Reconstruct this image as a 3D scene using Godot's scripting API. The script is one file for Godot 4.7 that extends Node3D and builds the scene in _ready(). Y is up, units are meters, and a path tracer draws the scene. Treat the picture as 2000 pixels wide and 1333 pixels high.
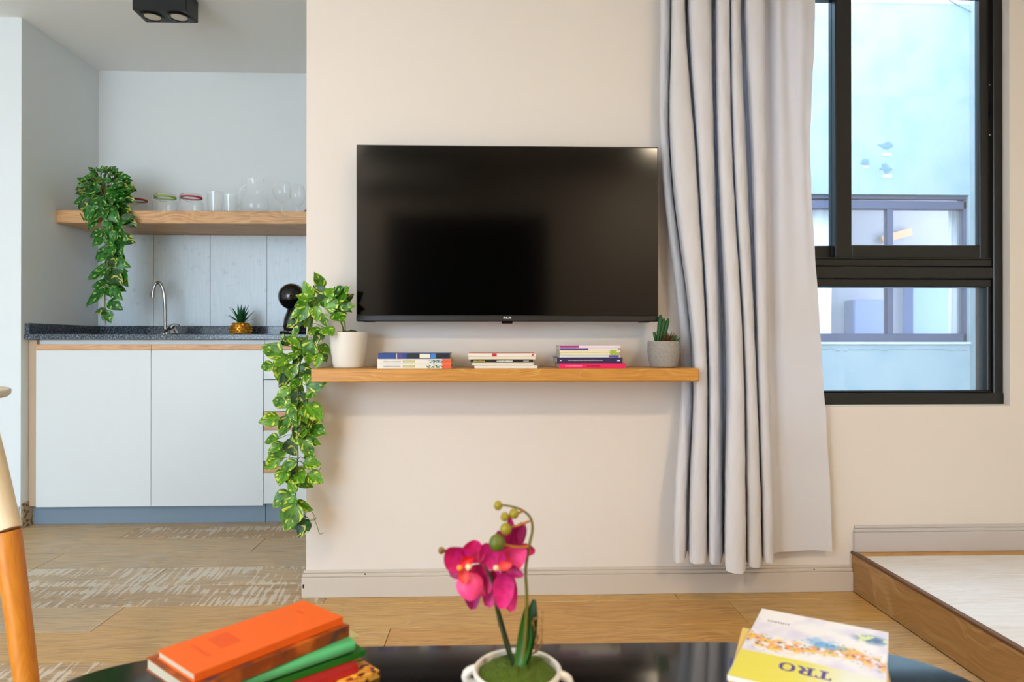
extends Node3D
# Living room with a wall-mounted television, a kitchen niche, a window on a light well and a coffee table.
# Units are metres; the television wall is the plane z = 0, the camera stands at z = 2.25 and looks along -z.

const F := 1300.0                       # focal length in pixels of the 2000 x 1333 frame
const EYE := Vector3(0.0, 0.85, 2.25)
const CEIL := 2.34
var view := Basis.from_euler(Vector3(0.0027, -0.0308, 0.0))
var mats := {}
var used := {}
var rng := RandomNumberGenerator.new()

# ---------------------------------------------------------------- pixels to places
func ray(px: float, py: float) -> Vector3:
	return view * Vector3((px - 1000.0) / F, -(py - 666.5) / F, -1.0)

func P(px: float, py: float, z: float) -> Vector3:      # on the upright plane z
	var r := ray(px, py)
	return EYE + r * ((z - EYE.z) / r.z)

func PY(px: float, py: float, y: float) -> Vector3:     # on the level plane y
	var r := ray(px, py)
	return EYE + r * ((y - EYE.y) / r.y)

# ---------------------------------------------------------------- shapes
func shape() -> SurfaceTool:
	var s := SurfaceTool.new()
	s.begin(Mesh.PRIMITIVE_TRIANGLES)
	s.set_smooth_group(-1)
	return s

func tri(s: SurfaceTool, a: Vector3, b: Vector3, c: Vector3, inside: Vector3) -> void:
	if (b - a).cross(c - a).dot((a + b + c) / 3.0 - inside) > 0.0:
		s.add_vertex(a); s.add_vertex(c); s.add_vertex(b)
	else:
		s.add_vertex(a); s.add_vertex(b); s.add_vertex(c)

func add_box(s: SurfaceTool, centre: Vector3, size: Vector3, bevel := 0.002, turn := Basis()) -> void:
	s.set_smooth_group(-1)
	var h := size / 2.0
	var b := minf(bevel, minf(h.x, minf(h.y, h.z)) * 0.9)
	var v := []
	for i in 8:
		var sg := Vector3(1.0 if i & 1 else -1.0, 1.0 if i & 2 else -1.0, 1.0 if i & 4 else -1.0)
		for a in 3:
			var p := Vector3(sg.x * (h.x - b), sg.y * (h.y - b), sg.z * (h.z - b))
			p[a] = sg[a] * h[a]
			v.append(centre + turn * p)
	for a in 3:
		var u := 1 << ((a + 1) % 3)
		var w := 1 << ((a + 2) % 3)
		for k in 2:
			var o := (1 << a) * k
			tri(s, v[o * 3 + a], v[(o | u) * 3 + a], v[(o | u | w) * 3 + a], centre)
			tri(s, v[o * 3 + a], v[(o | u | w) * 3 + a], v[(o | w) * 3 + a], centre)
	if b <= 0.0:
		return
	for c in 3:
		var a := (c + 1) % 3
		var e := (c + 2) % 3
		for k in 4:
			var o := (1 << a) * (k & 1) + (1 << e) * (k >> 1)
			var o2 := o | (1 << c)
			tri(s, v[o * 3 + a], v[o * 3 + e], v[o2 * 3 + e], centre)
			tri(s, v[o * 3 + a], v[o2 * 3 + e], v[o2 * 3 + a], centre)
	for i in 8:
		tri(s, v[i * 3], v[i * 3 + 1], v[i * 3 + 2], centre)

func add_span(s: SurfaceTool, a: Vector3, b: Vector3, bevel := 0.002) -> void:   # a box between two corners
	add_box(s, (a + b) / 2.0, (b - a).abs(), bevel)

func add_lathe(s: SurfaceTool, profile: Array, segs := 32, at := Transform3D(), sx := 1.0) -> void:
	# profile: Vector2(radius, height) from the bottom up along the outside
	var group := 10
	for k in profile.size() - 1:
		var p: Vector2 = profile[k]
		var q: Vector2 = profile[k + 1]
		if k > 0:
			var o: Vector2 = profile[k - 1]
			if absf((p - o).angle_to(q - p)) > 0.6:
				group += 1
		s.set_smooth_group(group)
		for i in segs:
			var t0 := TAU * i / segs
			var t1 := TAU * ((i + 1) % segs) / segs
			var a := at * Vector3(p.x * cos(t0) * sx, p.y, p.x * sin(t0))
			var b := at * Vector3(p.x * cos(t1) * sx, p.y, p.x * sin(t1))
			var c := at * Vector3(q.x * cos(t1) * sx, q.y, q.x * sin(t1))
			var d := at * Vector3(q.x * cos(t0) * sx, q.y, q.x * sin(t0))
			if p.x > 1e-6:
				s.add_vertex(a); s.add_vertex(b); s.add_vertex(c)
			if q.x > 1e-6:
				s.add_vertex(a); s.add_vertex(c); s.add_vertex(d)

func add_tube(s: SurfaceTool, path: Array, radii, segs := 10, capped := true) -> void:
	var n := path.size()
	var rings := []
	var side := Vector3.ZERO
	for i in n:
		var t: Vector3 = ((path[mini(i + 1, n - 1)] as Vector3) - (path[maxi(i - 1, 0)] as Vector3)).normalized()
		if side == Vector3.ZERO:
			side = t.cross(Vector3.UP if absf(t.y) < 0.9 else Vector3.RIGHT).normalized()
		side = (side - t * side.dot(t)).normalized()
		var up := side.cross(t)
		var r: float = radii[i] if radii is Array else radii
		var ring := []
		for k in segs:
			var w := TAU * k / segs
			ring.append((path[i] as Vector3) + (side * cos(w) + up * sin(w)) * r)
		rings.append(ring)
	s.set_smooth_group(5)
	for i in n - 1:
		for k in segs:
			var m := (k + 1) % segs
			var mid: Vector3 = ((path[i] as Vector3) + (path[i + 1] as Vector3)) / 2.0
			tri(s, rings[i][k], rings[i][m], rings[i + 1][m], mid)
			tri(s, rings[i][k], rings[i + 1][m], rings[i + 1][k], mid)
	if capped:
		s.set_smooth_group(-1)
		for e in [0, n - 1]:
			var inner: Vector3 = path[1] if e == 0 else path[n - 2]
			for k in segs:
				tri(s, path[e], rings[e][k], rings[e][(k + 1) % segs], inner)

func curve(points: Array, steps := 6) -> Array:          # Catmull-Rom through the points
	var out := []
	var n := points.size()
	for i in n - 1:
		var a: Vector3 = points[maxi(i - 1, 0)]
		var b: Vector3 = points[i]
		var c: Vector3 = points[i + 1]
		var d: Vector3 = points[mini(i + 2, n - 1)]
		for k in steps:
			out.append(b.cubic_interpolate(c, a, d, float(k) / steps))
	out.append(points[n - 1])
	return out

func add_sheet(s: SurfaceTool, grid: Array, with_uv := false, group := 3) -> void:
	s.set_smooth_group(group)
	var rows := grid.size()
	for i in rows - 1:
		var cols: int = grid[i].size()
		for k in cols - 1:
			for q in [[0, 0], [0, 1], [1, 1], [0, 0], [1, 1], [1, 0]]:
				if with_uv:
					s.set_uv(Vector2(float(k + q[1]) / (cols - 1), float(i + q[0]) / (rows - 1)))
				s.add_vertex(grid[i + q[0]][k + q[1]])

func add_plate(s: SurfaceTool, outline: Array, y0: float, y1: float, bevel := 0.002) -> void:
	# a level plate with a star-shaped outline of Vector2(x, z); upper edge chamfered
	var n := outline.size()
	var c := Vector2.ZERO
	for p in outline:
		c += p
	c /= n
	var mid := Vector3(c.x, (y0 + y1) / 2.0, c.y)
	for i in n:
		var p: Vector2 = outline[i]
		var q: Vector2 = outline[(i + 1) % n]
		var pi2 := p - (p - c).normalized() * bevel
		var qi := q - (q - c).normalized() * bevel
		s.set_smooth_group(-1)
		tri(s, Vector3(c.x, y1, c.y), Vector3(pi2.x, y1, pi2.y), Vector3(qi.x, y1, qi.y), mid)
		tri(s, Vector3(c.x, y0, c.y), Vector3(p.x, y0, p.y), Vector3(q.x, y0, q.y), mid)
		s.set_smooth_group(7)
		tri(s, Vector3(p.x, y0, p.y), Vector3(q.x, y0, q.y), Vector3(q.x, y1 - bevel, q.y), mid)
		tri(s, Vector3(p.x, y0, p.y), Vector3(q.x, y1 - bevel, q.y), Vector3(p.x, y1 - bevel, p.y), mid)
		s.set_smooth_group(8)
		tri(s, Vector3(p.x, y1 - bevel, p.y), Vector3(q.x, y1 - bevel, q.y), Vector3(qi.x, y1, qi.y), mid)
		tri(s, Vector3(p.x, y1 - bevel, p.y), Vector3(qi.x, y1, qi.y), Vector3(pi2.x, y1, pi2.y), mid)

# ---------------------------------------------------------------- objects
func numbered(called: String) -> String:
	if not used.has(called):
		used[called] = 0
		return called
	used[called] += 1
	return "%s_%03d" % [called, used[called]]

func obj(called: String, s: SurfaceTool, m: Material, parent: Node = self) -> MeshInstance3D:
	s.generate_normals()
	var o := MeshInstance3D.new()
	o.mesh = s.commit()
	o.material_override = m
	o.name = numbered(called) if parent == self else called
	o.cast_shadow = GeometryInstance3D.SHADOW_CASTING_SETTING_ON
	parent.add_child(o, true)
	return o

func put(called: String, mesh: Mesh, m: Material, at: Transform3D, parent: Node = self) -> MeshInstance3D:
	var o := MeshInstance3D.new()
	o.mesh = mesh
	o.material_override = m
	o.transform = at
	o.name = numbered(called) if parent == self else called
	parent.add_child(o, true)
	return o

func thing(called: String, label: String, category: String, at := Vector3.ZERO, turn := 0.0, group := "") -> Node3D:
	var o := Node3D.new()
	o.name = numbered(called)
	add_child(o)
	o.position = at
	o.rotation.y = turn
	tag(o, label, category, group)
	return o

func tag(o: Node, label: String, category: String, group := "") -> Node:
	o.set_meta("label", label)
	o.set_meta("category", category)
	if group:
		o.set_meta("group", group)
	return o

func part(called: String, parent: Node) -> Node3D:
	var o := Node3D.new()
	o.name = called
	parent.add_child(o, true)
	return o

func struct(o: Node, label: String, category: String) -> Node:
	o.set_meta("kind", "structure")
	return tag(o, label, category)

func lettering(text: String, height: float, m: Material, at: Transform3D, parent: Node, depth := 0.0006, font := "Droid Sans") -> MeshInstance3D:
	var t := TextMesh.new()
	var f := SystemFont.new()
	f.font_names = PackedStringArray([font])
	f.font_weight = 700
	t.font = f
	t.text = text
	t.font_size = 32
	t.pixel_size = height / 23.0
	t.depth = depth
	t.curve_step = 2.0
	return put("lettering", t, m, at, parent)

# ---------------------------------------------------------------- materials
func mat(called: String, color: Color, rough := 0.6, metal := 0.0, spec := 0.5) -> StandardMaterial3D:
	if mats.has(called):
		return mats[called]
	var m := StandardMaterial3D.new()
	m.resource_name = called
	m.albedo_color = color
	m.roughness = rough
	m.metallic = metal
	m.metallic_specular = spec
	mats[called] = m
	return m

func noise(seed_: int, octaves := 3) -> FastNoiseLite:
	var n := FastNoiseLite.new()
	n.seed = seed_
	n.noise_type = FastNoiseLite.TYPE_SIMPLEX
	n.frequency = 1.0
	n.fractal_octaves = octaves
	return n

func picture(w: int, h: int, paint: Callable) -> ImageTexture:
	var bytes := PackedByteArray()
	bytes.resize(w * h * 3)
	var i := 0
	for y in h:
		for x in w:
			var c: Color = paint.call(float(x) / w, float(y) / h)
			bytes[i] = int(clampf(c.r, 0.0, 1.0) * 255.0)
			bytes[i + 1] = int(clampf(c.g, 0.0, 1.0) * 255.0)
			bytes[i + 2] = int(clampf(c.b, 0.0, 1.0) * 255.0)
			i += 3
	return ImageTexture.create_from_image(Image.create_from_data(w, h, false, Image.FORMAT_RGB8, bytes))

func wood_picture(seed_: int, base: Color, dark: Color, pale: Color, sawn := 0.0, grain := 1.0) -> ImageTexture:
	# grain runs along u; sawn adds whitish saw marks across the grain
	var a := noise(seed_, 4)
	var b := noise(seed_ + 50, 2)
	var c := noise(seed_ + 90, 3)
	return picture(768, 160, func(u: float, v: float) -> Color:
		var bend := b.get_noise_2d(u * 2.5, v * 1.2) * 0.6
		var fine := a.get_noise_2d(u * 5.0, (v * 34.0 + bend * 5.0))
		var broad := a.get_noise_2d(u * 1.6 + 31.0, v * 6.0 + bend * 3.0)
		var col := base.lerp(dark, clampf(0.25 + (fine * 0.75 + broad * 0.5) * grain, 0.0, 1.0) * 0.75)
		col = col.lerp(pale, clampf(broad * 1.4 - fine * 0.4 - 0.15, 0.0, 1.0) * 0.7)
		if sawn > 0.0:
			var strokes := c.get_noise_2d(u * 62.0 - v * 1.0, v * 0.9)
			var patch := b.get_noise_2d(u * 3.2 + 9.0, v * 1.5 + 4.0)
			var gaps := c.get_noise_2d(u * 18.0, v * 26.0)
			var w := clampf((strokes * 1.5 + patch * 1.1 + gaps * 0.28 - 0.42 + sawn * 0.5) * 3.0, 0.0, 1.0)
			col = col.lerp(Color(0.9, 0.87, 0.82), w * 0.72)
		return col)

func wood(called: String, pic: ImageTexture, scale: Vector3, rough: float, offset := Vector3(0.5, 0.5, 0.5)) -> StandardMaterial3D:
	var m := mat(called, Color.WHITE, rough)
	m.albedo_texture = pic
	m.uv1_triplanar = true
	m.uv1_triplanar_sharpness = 8.0
	m.uv1_scale = scale
	m.uv1_offset = offset
	return m

func pane_mat(called: String, alpha: float) -> StandardMaterial3D:
	var m := mat(called, Color(0.93, 0.97, 0.98, alpha), 0.0)
	m.transparency = BaseMaterial3D.TRANSPARENCY_ALPHA
	return m

# ================================================================ the scene
func _ready() -> void:
	rng.seed = 7
	# camera
	var cam := Camera3D.new()
	cam.name = "camera"
	cam.near = 0.05
	cam.far = 60.0
	var lens := CameraAttributesPhysical.new()
	lens.frustum_focal_length = 12.0 / (666.5 / F)
	lens.frustum_focus_distance = 2.3
	lens.exposure_aperture = 4.5
	lens.exposure_multiplier = 1.0
	cam.attributes = lens
	cam.fov = rad_to_deg(2.0 * atan(666.5 / F))
	add_child(cam)
	cam.transform = Transform3D(view, EYE)
	cam.current = true
	# sky: bright overcast day
	var sky_mat := ProceduralSkyMaterial.new()
	sky_mat.sky_top_color = Color(0.78, 0.89, 1.0)
	sky_mat.sky_horizon_color = Color(0.81, 0.91, 1.0)
	sky_mat.ground_bottom_color = Color(0.70, 0.74, 0.78)
	sky_mat.ground_horizon_color = Color(0.78, 0.82, 0.86)
	sky_mat.sky_energy_multiplier = 1.0
	sky_mat.ground_energy_multiplier = 1.12
	sky_mat.energy_multiplier = 15.0
	var sky := Sky.new()
	sky.sky_material = sky_mat
	var env := Environment.new()
	env.background_mode = Environment.BG_SKY
	env.sky = sky
	env.tonemap_mode = Environment.TONE_MAPPER_LINEAR
	env.tonemap_exposure = 0.79
	env.sdfgi_enabled = true
	env.ssao_enabled = true
	env.ssil_enabled = true
	var we := WorldEnvironment.new()
	we.name = "world_environment"
	we.environment = env
	add_child(we)
	# two ceiling lamps of the living room, just behind the camera
	ceiling_panel(Vector3(-1.15, CEIL, 2.65), 3.3, "round white flush lamp on the living room ceiling near the balcony door")
	ceiling_panel(Vector3(1.25, CEIL, 2.65), 4.4, "round white flush lamp on the living room ceiling near the raised floor")

	room()
	floors()
	window_wall()
	light_well()
	kitchen()
	kitchen_things()
	tv_and_shelf()
	shelf_things()
	curtain()
	coffee_table()
	side_table()
	behind_camera()

func ceiling_panel(at: Vector3, energy: float, label: String) -> void:
	var t := thing("ceiling_lamp", label, "lamp", at, 0.0, "flush lamps on the living room ceiling")
	var s := shape()
	add_lathe(s, [Vector2(0.0, -0.045), Vector2(0.15, -0.045), Vector2(0.165, -0.035), Vector2(0.165, 0.0)], 40)
	obj("housing", s, mat("lamp_housing", Color(0.9, 0.9, 0.9), 0.4), t)
	s = shape()
	add_lathe(s, [Vector2(0.0, -0.055), Vector2(0.13, -0.053), Vector2(0.145, -0.045)], 40)
	var glow := mat("lamp_diffuser", Color(1, 0.97, 0.92), 0.4)
	glow.emission_enabled = true
	glow.emission = Color(1.0, 0.915, 0.79)
	glow.emission_energy_multiplier = 2.0
	obj("lamp_diffuser", s, glow, t)
	var l := AreaLight3D.new()
	l.name = "panel_light"
	l.area_size = Vector2(0.26, 0.26)
	l.area_normalize_energy = true
	l.light_energy = energy
	l.light_color = Color(1.0, 0.915, 0.79)
	l.shadow_enabled = true
	l.position = Vector3(0, -0.062, 0)
	l.rotation.x = -PI / 2
	l.area_range = 12.0
	t.add_child(l)

# ---------------------------------------------------------------- room shell
var wx0: float
var wx1: float
var wy0: float
const WY1 := 2.16
const XL := -2.15        # side wall of the kitchen niche
const ZB := -1.46        # back wall of the kitchen niche
const ZF := -0.86        # white wall beside the niche
const XE := -0.62        # free end of the television wall
const XS := 1.235        # edge of the raised floor
const DR := -1.2         # inner edge of the balcony door
const HS := 0.134        # its height

func room() -> void:
	wx0 = P(1345, 500, 0).x
	wx1 = P(1972, 500, 0).x
	wy0 = P(1800, 794, 0).y
	var cream := mat("cream_wall_paint", Color(0.88, 0.845, 0.805), 0.85, 0.0, 0.3)
	var white := mat("white_wall_paint", Color(0.90, 0.925, 0.93), 0.85, 0.0, 0.3)
	var s := shape()   # television wall, with the opening of the window
	var t := -0.14
	add_span(s, Vector3(XE, -0.1, t), Vector3(wx0, CEIL, 0), 0.0)
	add_span(s, Vector3(wx1, -0.1, t), Vector3(3.1, CEIL, 0), 0.0)
	add_span(s, Vector3(wx0, -0.1, t), Vector3(wx1, wy0, 0), 0.0)
	add_span(s, Vector3(wx0, WY1, t), Vector3(wx1, CEIL, 0), 0.0)
	struct(obj("wall_front", s, cream), "cream painted wall that carries the television and the window", "wall")
	s = shape()
	add_span(s, Vector3(-3.3, -0.1, ZB - 0.12), Vector3(-0.13, CEIL, ZB), 0.0)
	struct(obj("wall_kitchen_back", s, white), "white wall at the back of the kitchen niche", "wall")
	s = shape()
	add_span(s, Vector3(-3.3, -0.1, ZB), Vector3(XL, CEIL, ZF), 0.0)
	struct(obj("wall_kitchen_side", s, white), "white wall block flanking the kitchen niche beside the cabinets", "wall")
	s = shape()
	add_span(s, Vector3(-0.25, -0.1, ZB), Vector3(-0.13, CEIL, t), 0.0)
	struct(obj("wall_kitchen_end", s, white), "white end wall of the kitchen niche behind the television wall", "wall")
	s = shape()
	add_span(s, Vector3(-3.3, -0.1, ZF), Vector3(-3.2, CEIL, 3.4), 0.0)
	struct(obj("wall_left", s, white), "white side wall of the living room", "wall")
	s = shape()
	add_span(s, Vector3(3.0, -0.1, 0), Vector3(3.1, CEIL, 3.4), 0.0)
	struct(obj("wall_right", s, white), "white side wall of the living room over the raised floor", "wall")
	s = shape()        # wall behind the camera, with a glazed balcony door
	add_span(s, Vector3(DR, -0.1, 3.3), Vector3(3.1, CEIL, 3.4), 0.0)
	add_span(s, Vector3(-3.3, -0.1, 3.3), Vector3(-3.1, CEIL, 3.4), 0.0)
	add_span(s, Vector3(-3.1, 2.2, 3.3), Vector3(DR, CEIL, 3.4), 0.0)
	struct(obj("wall_back", s, cream), "cream wall behind the camera with the balcony door", "wall")
	s = shape()
	add_span(s, Vector3(-3.3, CEIL, t), Vector3(3.1, CEIL + 0.1, 3.4), 0.0)
	add_span(s, Vector3(-3.3, CEIL, ZB - 0.12), Vector3(-0.13, CEIL + 0.1, t), 0.0)
	struct(obj("ceiling", s, mat("ceiling_paint", Color(0.925, 0.935, 0.93), 0.9, 0.0, 0.3)), "white painted ceiling over kitchen and living room", "ceiling")
	# balcony door behind the camera: the daylight of the kitchen comes from it
	var d := Node3D.new()
	d.name = "door_1"
	add_child(d)
	struct(d, "glazed balcony door with black frame in the wall behind the camera", "door")
	var black := mat("black_window_frame", Color(0.075, 0.07, 0.068), 0.32)
	for f in [[-3.1, -3.05, 0.0, 2.2], [DR - 0.05, DR, 0.0, 2.2], [-2.18, -2.12, 0.05, 2.15], [-3.05, DR - 0.05, 0.0, 0.06], [-3.05, DR - 0.05, 2.14, 2.2]]:
		s = shape()
		add_span(s, Vector3(f[0], f[2], 3.33), Vector3(f[1], f[3], 3.38), 0.002)
		obj("frame", s, black, d)
	for f in [[-3.05, -2.355], [-2.295, -1.6]]:
		s = shape()
		add_span(s, Vector3(f[0], 0.06, 3.352), Vector3(f[1], 2.14, 3.356), 0.0)
		obj("pane", s, pane_mat("window_glass", 0.04), d)
	# baseboards
	var skirt := mat("baseboard_paint", Color(0.80, 0.755, 0.70), 0.5)
	var hb := P(1100, 1111, 0.012).y
	baseboard("baseboard_front", XE - 0.012, XS, 0.0, hb, 0.0, 0.014, skirt, "cream baseboard under the television wall shelf")
	var hp := P(1800, 1027, 0.012).y
	baseboard("baseboard_platform", XS + 0.004, 3.0, HS, hp, 0.0, 0.014, mat("baseboard_grey_paint", Color(0.77, 0.74, 0.73), 0.5), "grey baseboard along the raised floor under the window")
	baseboard("baseboard_kitchen", -3.2, XL - 0.004, 0.0, P(30, 990, ZF + 0.012).y, ZF, 0.014, mat("baseboard_white_paint", Color(0.86, 0.87, 0.88), 0.5), "white baseboard beside the kitchen cabinets")
	# worn end of the niche wall by the floor
	s = shape()
	add_span(s, Vector3(XL, 0.0, ZF - 0.10), Vector3(XL + 0.006, 0.115, ZF - 0.004), 0.002)
	var worn := mat("bare_plaster", Color.WHITE, 0.9)
	var n := noise(77, 4)
	worn.albedo_texture = picture(64, 64, func(u: float, v: float) -> Color:
		return Color(0.74, 0.66, 0.54).lerp(Color(0.36, 0.25, 0.17), clampf(n.get_noise_2d(u * 5.0, v * 5.0) * 1.6 + 0.1, 0.0, 1.0)))
	worn.uv1_triplanar = true
	worn.uv1_scale = Vector3(6, 6, 6)
	struct(obj("trim_1", s, worn), "chipped brown patch at the foot of the kitchen niche wall", "trim")
	# little dark nail holes and a chip in the front baseboard
	s = shape()
	for q in [[713, 1122, 3.0], [1590, 1113, 2.2]]:
		var c := P(q[0], q[1], 0.0146)
		add_box(s, c, Vector3(q[2] * 0.0022, q[2] * 0.0014, 0.001), 0.0004)
	add_span(s, P(592, 1141, 0.008), P(594, 1150, 0.0146), 0.0004)
	struct(obj("trim_2", s, mat("dark_hole", Color(0.06, 0.045, 0.035), 0.9)), "small dark nail holes in the cream baseboard", "trim")

func baseboard(called: String, x0: float, x1: float, y0: float, y1: float, z: float, thick: float, m: Material, label: String) -> void:
	var s := shape()
	add_span(s, Vector3(x0, y0, z), Vector3(x1, y1 - 0.022, z + thick), 0.0015)
	add_span(s, Vector3(x0 + 0.002, y1 - 0.022, z), Vector3(x1, y1 - 0.010, z + thick - 0.004), 0.002)
	add_span(s, Vector3(x0 + 0.004, y1 - 0.010, z), Vector3(x1, y1, z + thick - 0.007), 0.002)
	struct(obj(called, s, m), label, "baseboard")

# ---------------------------------------------------------------- floors of wood planks
func floors() -> void:
	var tan_ := Color(0.81, 0.645, 0.38)
	var grey := Color(0.81, 0.685, 0.50)
	var pics := [
		wood_picture(11, tan_, Color(0.60, 0.43, 0.22), Color(0.87, 0.73, 0.50)),
		wood_picture(12, Color(0.79, 0.60, 0.32), Color(0.58, 0.40, 0.18), Color(0.86, 0.69, 0.43)),
		wood_picture(13, grey, Color(0.56, 0.44, 0.30), Color(0.80, 0.74, 0.65)),
		wood_picture(14, grey, Color(0.56, 0.44, 0.30), Color(0.82, 0.77, 0.70), 0.75),
		wood_picture(15, Color(0.76, 0.62, 0.43), Color(0.54, 0.41, 0.26), Color(0.80, 0.73, 0.63), 0.35),
		wood_picture(16, Color(0.91, 0.905, 0.895), Color(0.82, 0.79, 0.75), Color(0.94, 0.945, 0.945)),  # near-white wood: daylight glare on the raised floor put into the colour
	]
	var kinds := []
	for i in pics.size():
		var m := wood("floor_plank_%d" % i, pics[i], Vector3(0.8, 5.0, 5.0), 0.36)
		kinds.append(m)
	# lower floor
	var s := shape()
	add_span(s, Vector3(-3.2, -0.12, ZB), Vector3(3.0, -0.012, 3.3), 0.0)
	var base := obj("floor", s, mat("floor_underlay", Color(0.28, 0.22, 0.16), 0.9))
	struct(base, "wood plank floor of kitchen and living room", "floor")
	var pitch := 0.187
	var lengths := {-2: [-2.2, -1.0, 0.2], -1: [-2.75, -1.62, -0.42, 0.7], 0: [-2.2, -0.98, 0.2, 1.0], 1: [-2.3, -1.72, -0.5, 0.65], 2: [-2.4, -1.22, -0.03, 0.9], 3: [-2.9, -1.7, -0.55, 0.62],
		4: [-2.38, -1.178, 0.02, 0.78], 5: [-2.65, -1.45, -0.3, 0.9], 6: [-2.1, -0.9, 0.3, 1.1], 7: [-2.5, -1.3, -0.1, 1.0]}
	var pick := {-2: [2, 2, 2, 2], -1: [2, 2, 4, 0, 0], 0: [2, 2, 2, 0, 0], 1: [2, 2, 2, 3, 0], 2: [3, 3, 3, 3, 0], 3: [4, 4, 4, 0, 0], 4: [2, 2, 0, 1, 0], 5: [2, 0, 0, 1, 2], 6: [3, 4, 0, 2, 2], 7: [0, 2, 0, 2, 2]}
	for k in range(-2, 8):
		var z0 := -0.68 + pitch * k
		var z1 := z0 + pitch
		var cuts: Array = [-3.2] + lengths[k] + [XS]
		for i in cuts.size() - 1:
			var a: float = cuts[i]
			var b: float = cuts[i + 1]
			if b - a < 0.02:
				continue
			var q := shape()
			add_box(q, Vector3.ZERO, Vector3(b - a - 0.0016, 0.012, z1 - z0 - 0.0018), 0.0012)
			var o := obj("plank", q, kinds[pick[k][mini(i, pick[k].size() - 1)]], base)
			o.position = Vector3((a + b) / 2.0, -0.006, (z0 + z1) / 2.0)
	var rest := shape()
	add_span(rest, Vector3(-3.2, -0.012, -0.68 + pitch * 8 + 0.001), Vector3(XS, 0.0, 3.3), 0.0)
	obj("plank_field", rest, kinds[0], base).set_meta("kind", "stuff")
	# raised floor under the window
	var p := Node3D.new()
	p.name = "floor_platform"
	add_child(p)
	struct(p, "raised wood plank floor a step up under the window", "floor")
	s = shape()
	add_span(s, Vector3(XS + 0.012, 0.0, 0.0), Vector3(3.0, HS - 0.012, 3.3), 0.0)
	obj("base", s, mats["floor_underlay"], p)
	s = shape()
	add_span(s, Vector3(XS, 0.0, 0.001), Vector3(XS + 0.012, HS - 0.008, 1.02), 0.001)
	var riser_m := wood("step_riser_wood", wood_picture(21, Color(0.68, 0.50, 0.29), Color(0.48, 0.33, 0.17), Color(0.76, 0.60, 0.39), 0.0, 0.35), Vector3(3.0, 3.0, 0.9), 0.45)
	obj("riser", s, riser_m, p)
	s = shape()
	add_span(s, Vector3(XS, 0.0, 1.022), Vector3(XS + 0.012, HS - 0.008, 3.3), 0.001)
	obj("riser", s, riser_m, p)
	s = shape()
	add_span(s, Vector3(XS - 0.004, HS - 0.008, 0.001), Vector3(XS + 0.014, HS + 0.0015, 3.3), 0.002)
	obj("nosing", s, wood("step_nosing_wood", wood_picture(22, Color(0.42, 0.27, 0.16), Color(0.24, 0.14, 0.08), Color(0.55, 0.40, 0.26)), Vector3(3.0, 3.0, 0.9), 0.4), p)
	var rows := [0.0, 0.055, 0.242, 0.429, 0.616, 0.803, 0.99]
	var tints := [[1, 1], [5, 5], [5, 5], [5, 2], [5, 5], [5, 5]]  # pale rows carry painted window glare, the row by the wall stays brown
	for k in rows.size() - 1:
		var cuts := [XS + 0.014, [2.3, 1.9, 2.45, 2.05, 2.3, 1.8][k], 3.0]
		for i in 2:
			var q := shape()
			add_box(q, Vector3.ZERO, Vector3(cuts[i + 1] - cuts[i] - 0.0016, 0.012, rows[k + 1] - rows[k] - 0.0018), 0.0012)
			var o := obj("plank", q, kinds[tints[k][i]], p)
			o.position = Vector3((cuts[i] + cuts[i + 1]) / 2.0, HS - 0.006, (rows[k] + rows[k + 1]) / 2.0)
	s = shape()
	add_span(s, Vector3(XS + 0.014, HS - 0.012, 0.991), Vector3(3.0, HS, 3.3), 0.0)
	obj("plank_field", s, kinds[5], p).set_meta("kind", "stuff")

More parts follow.
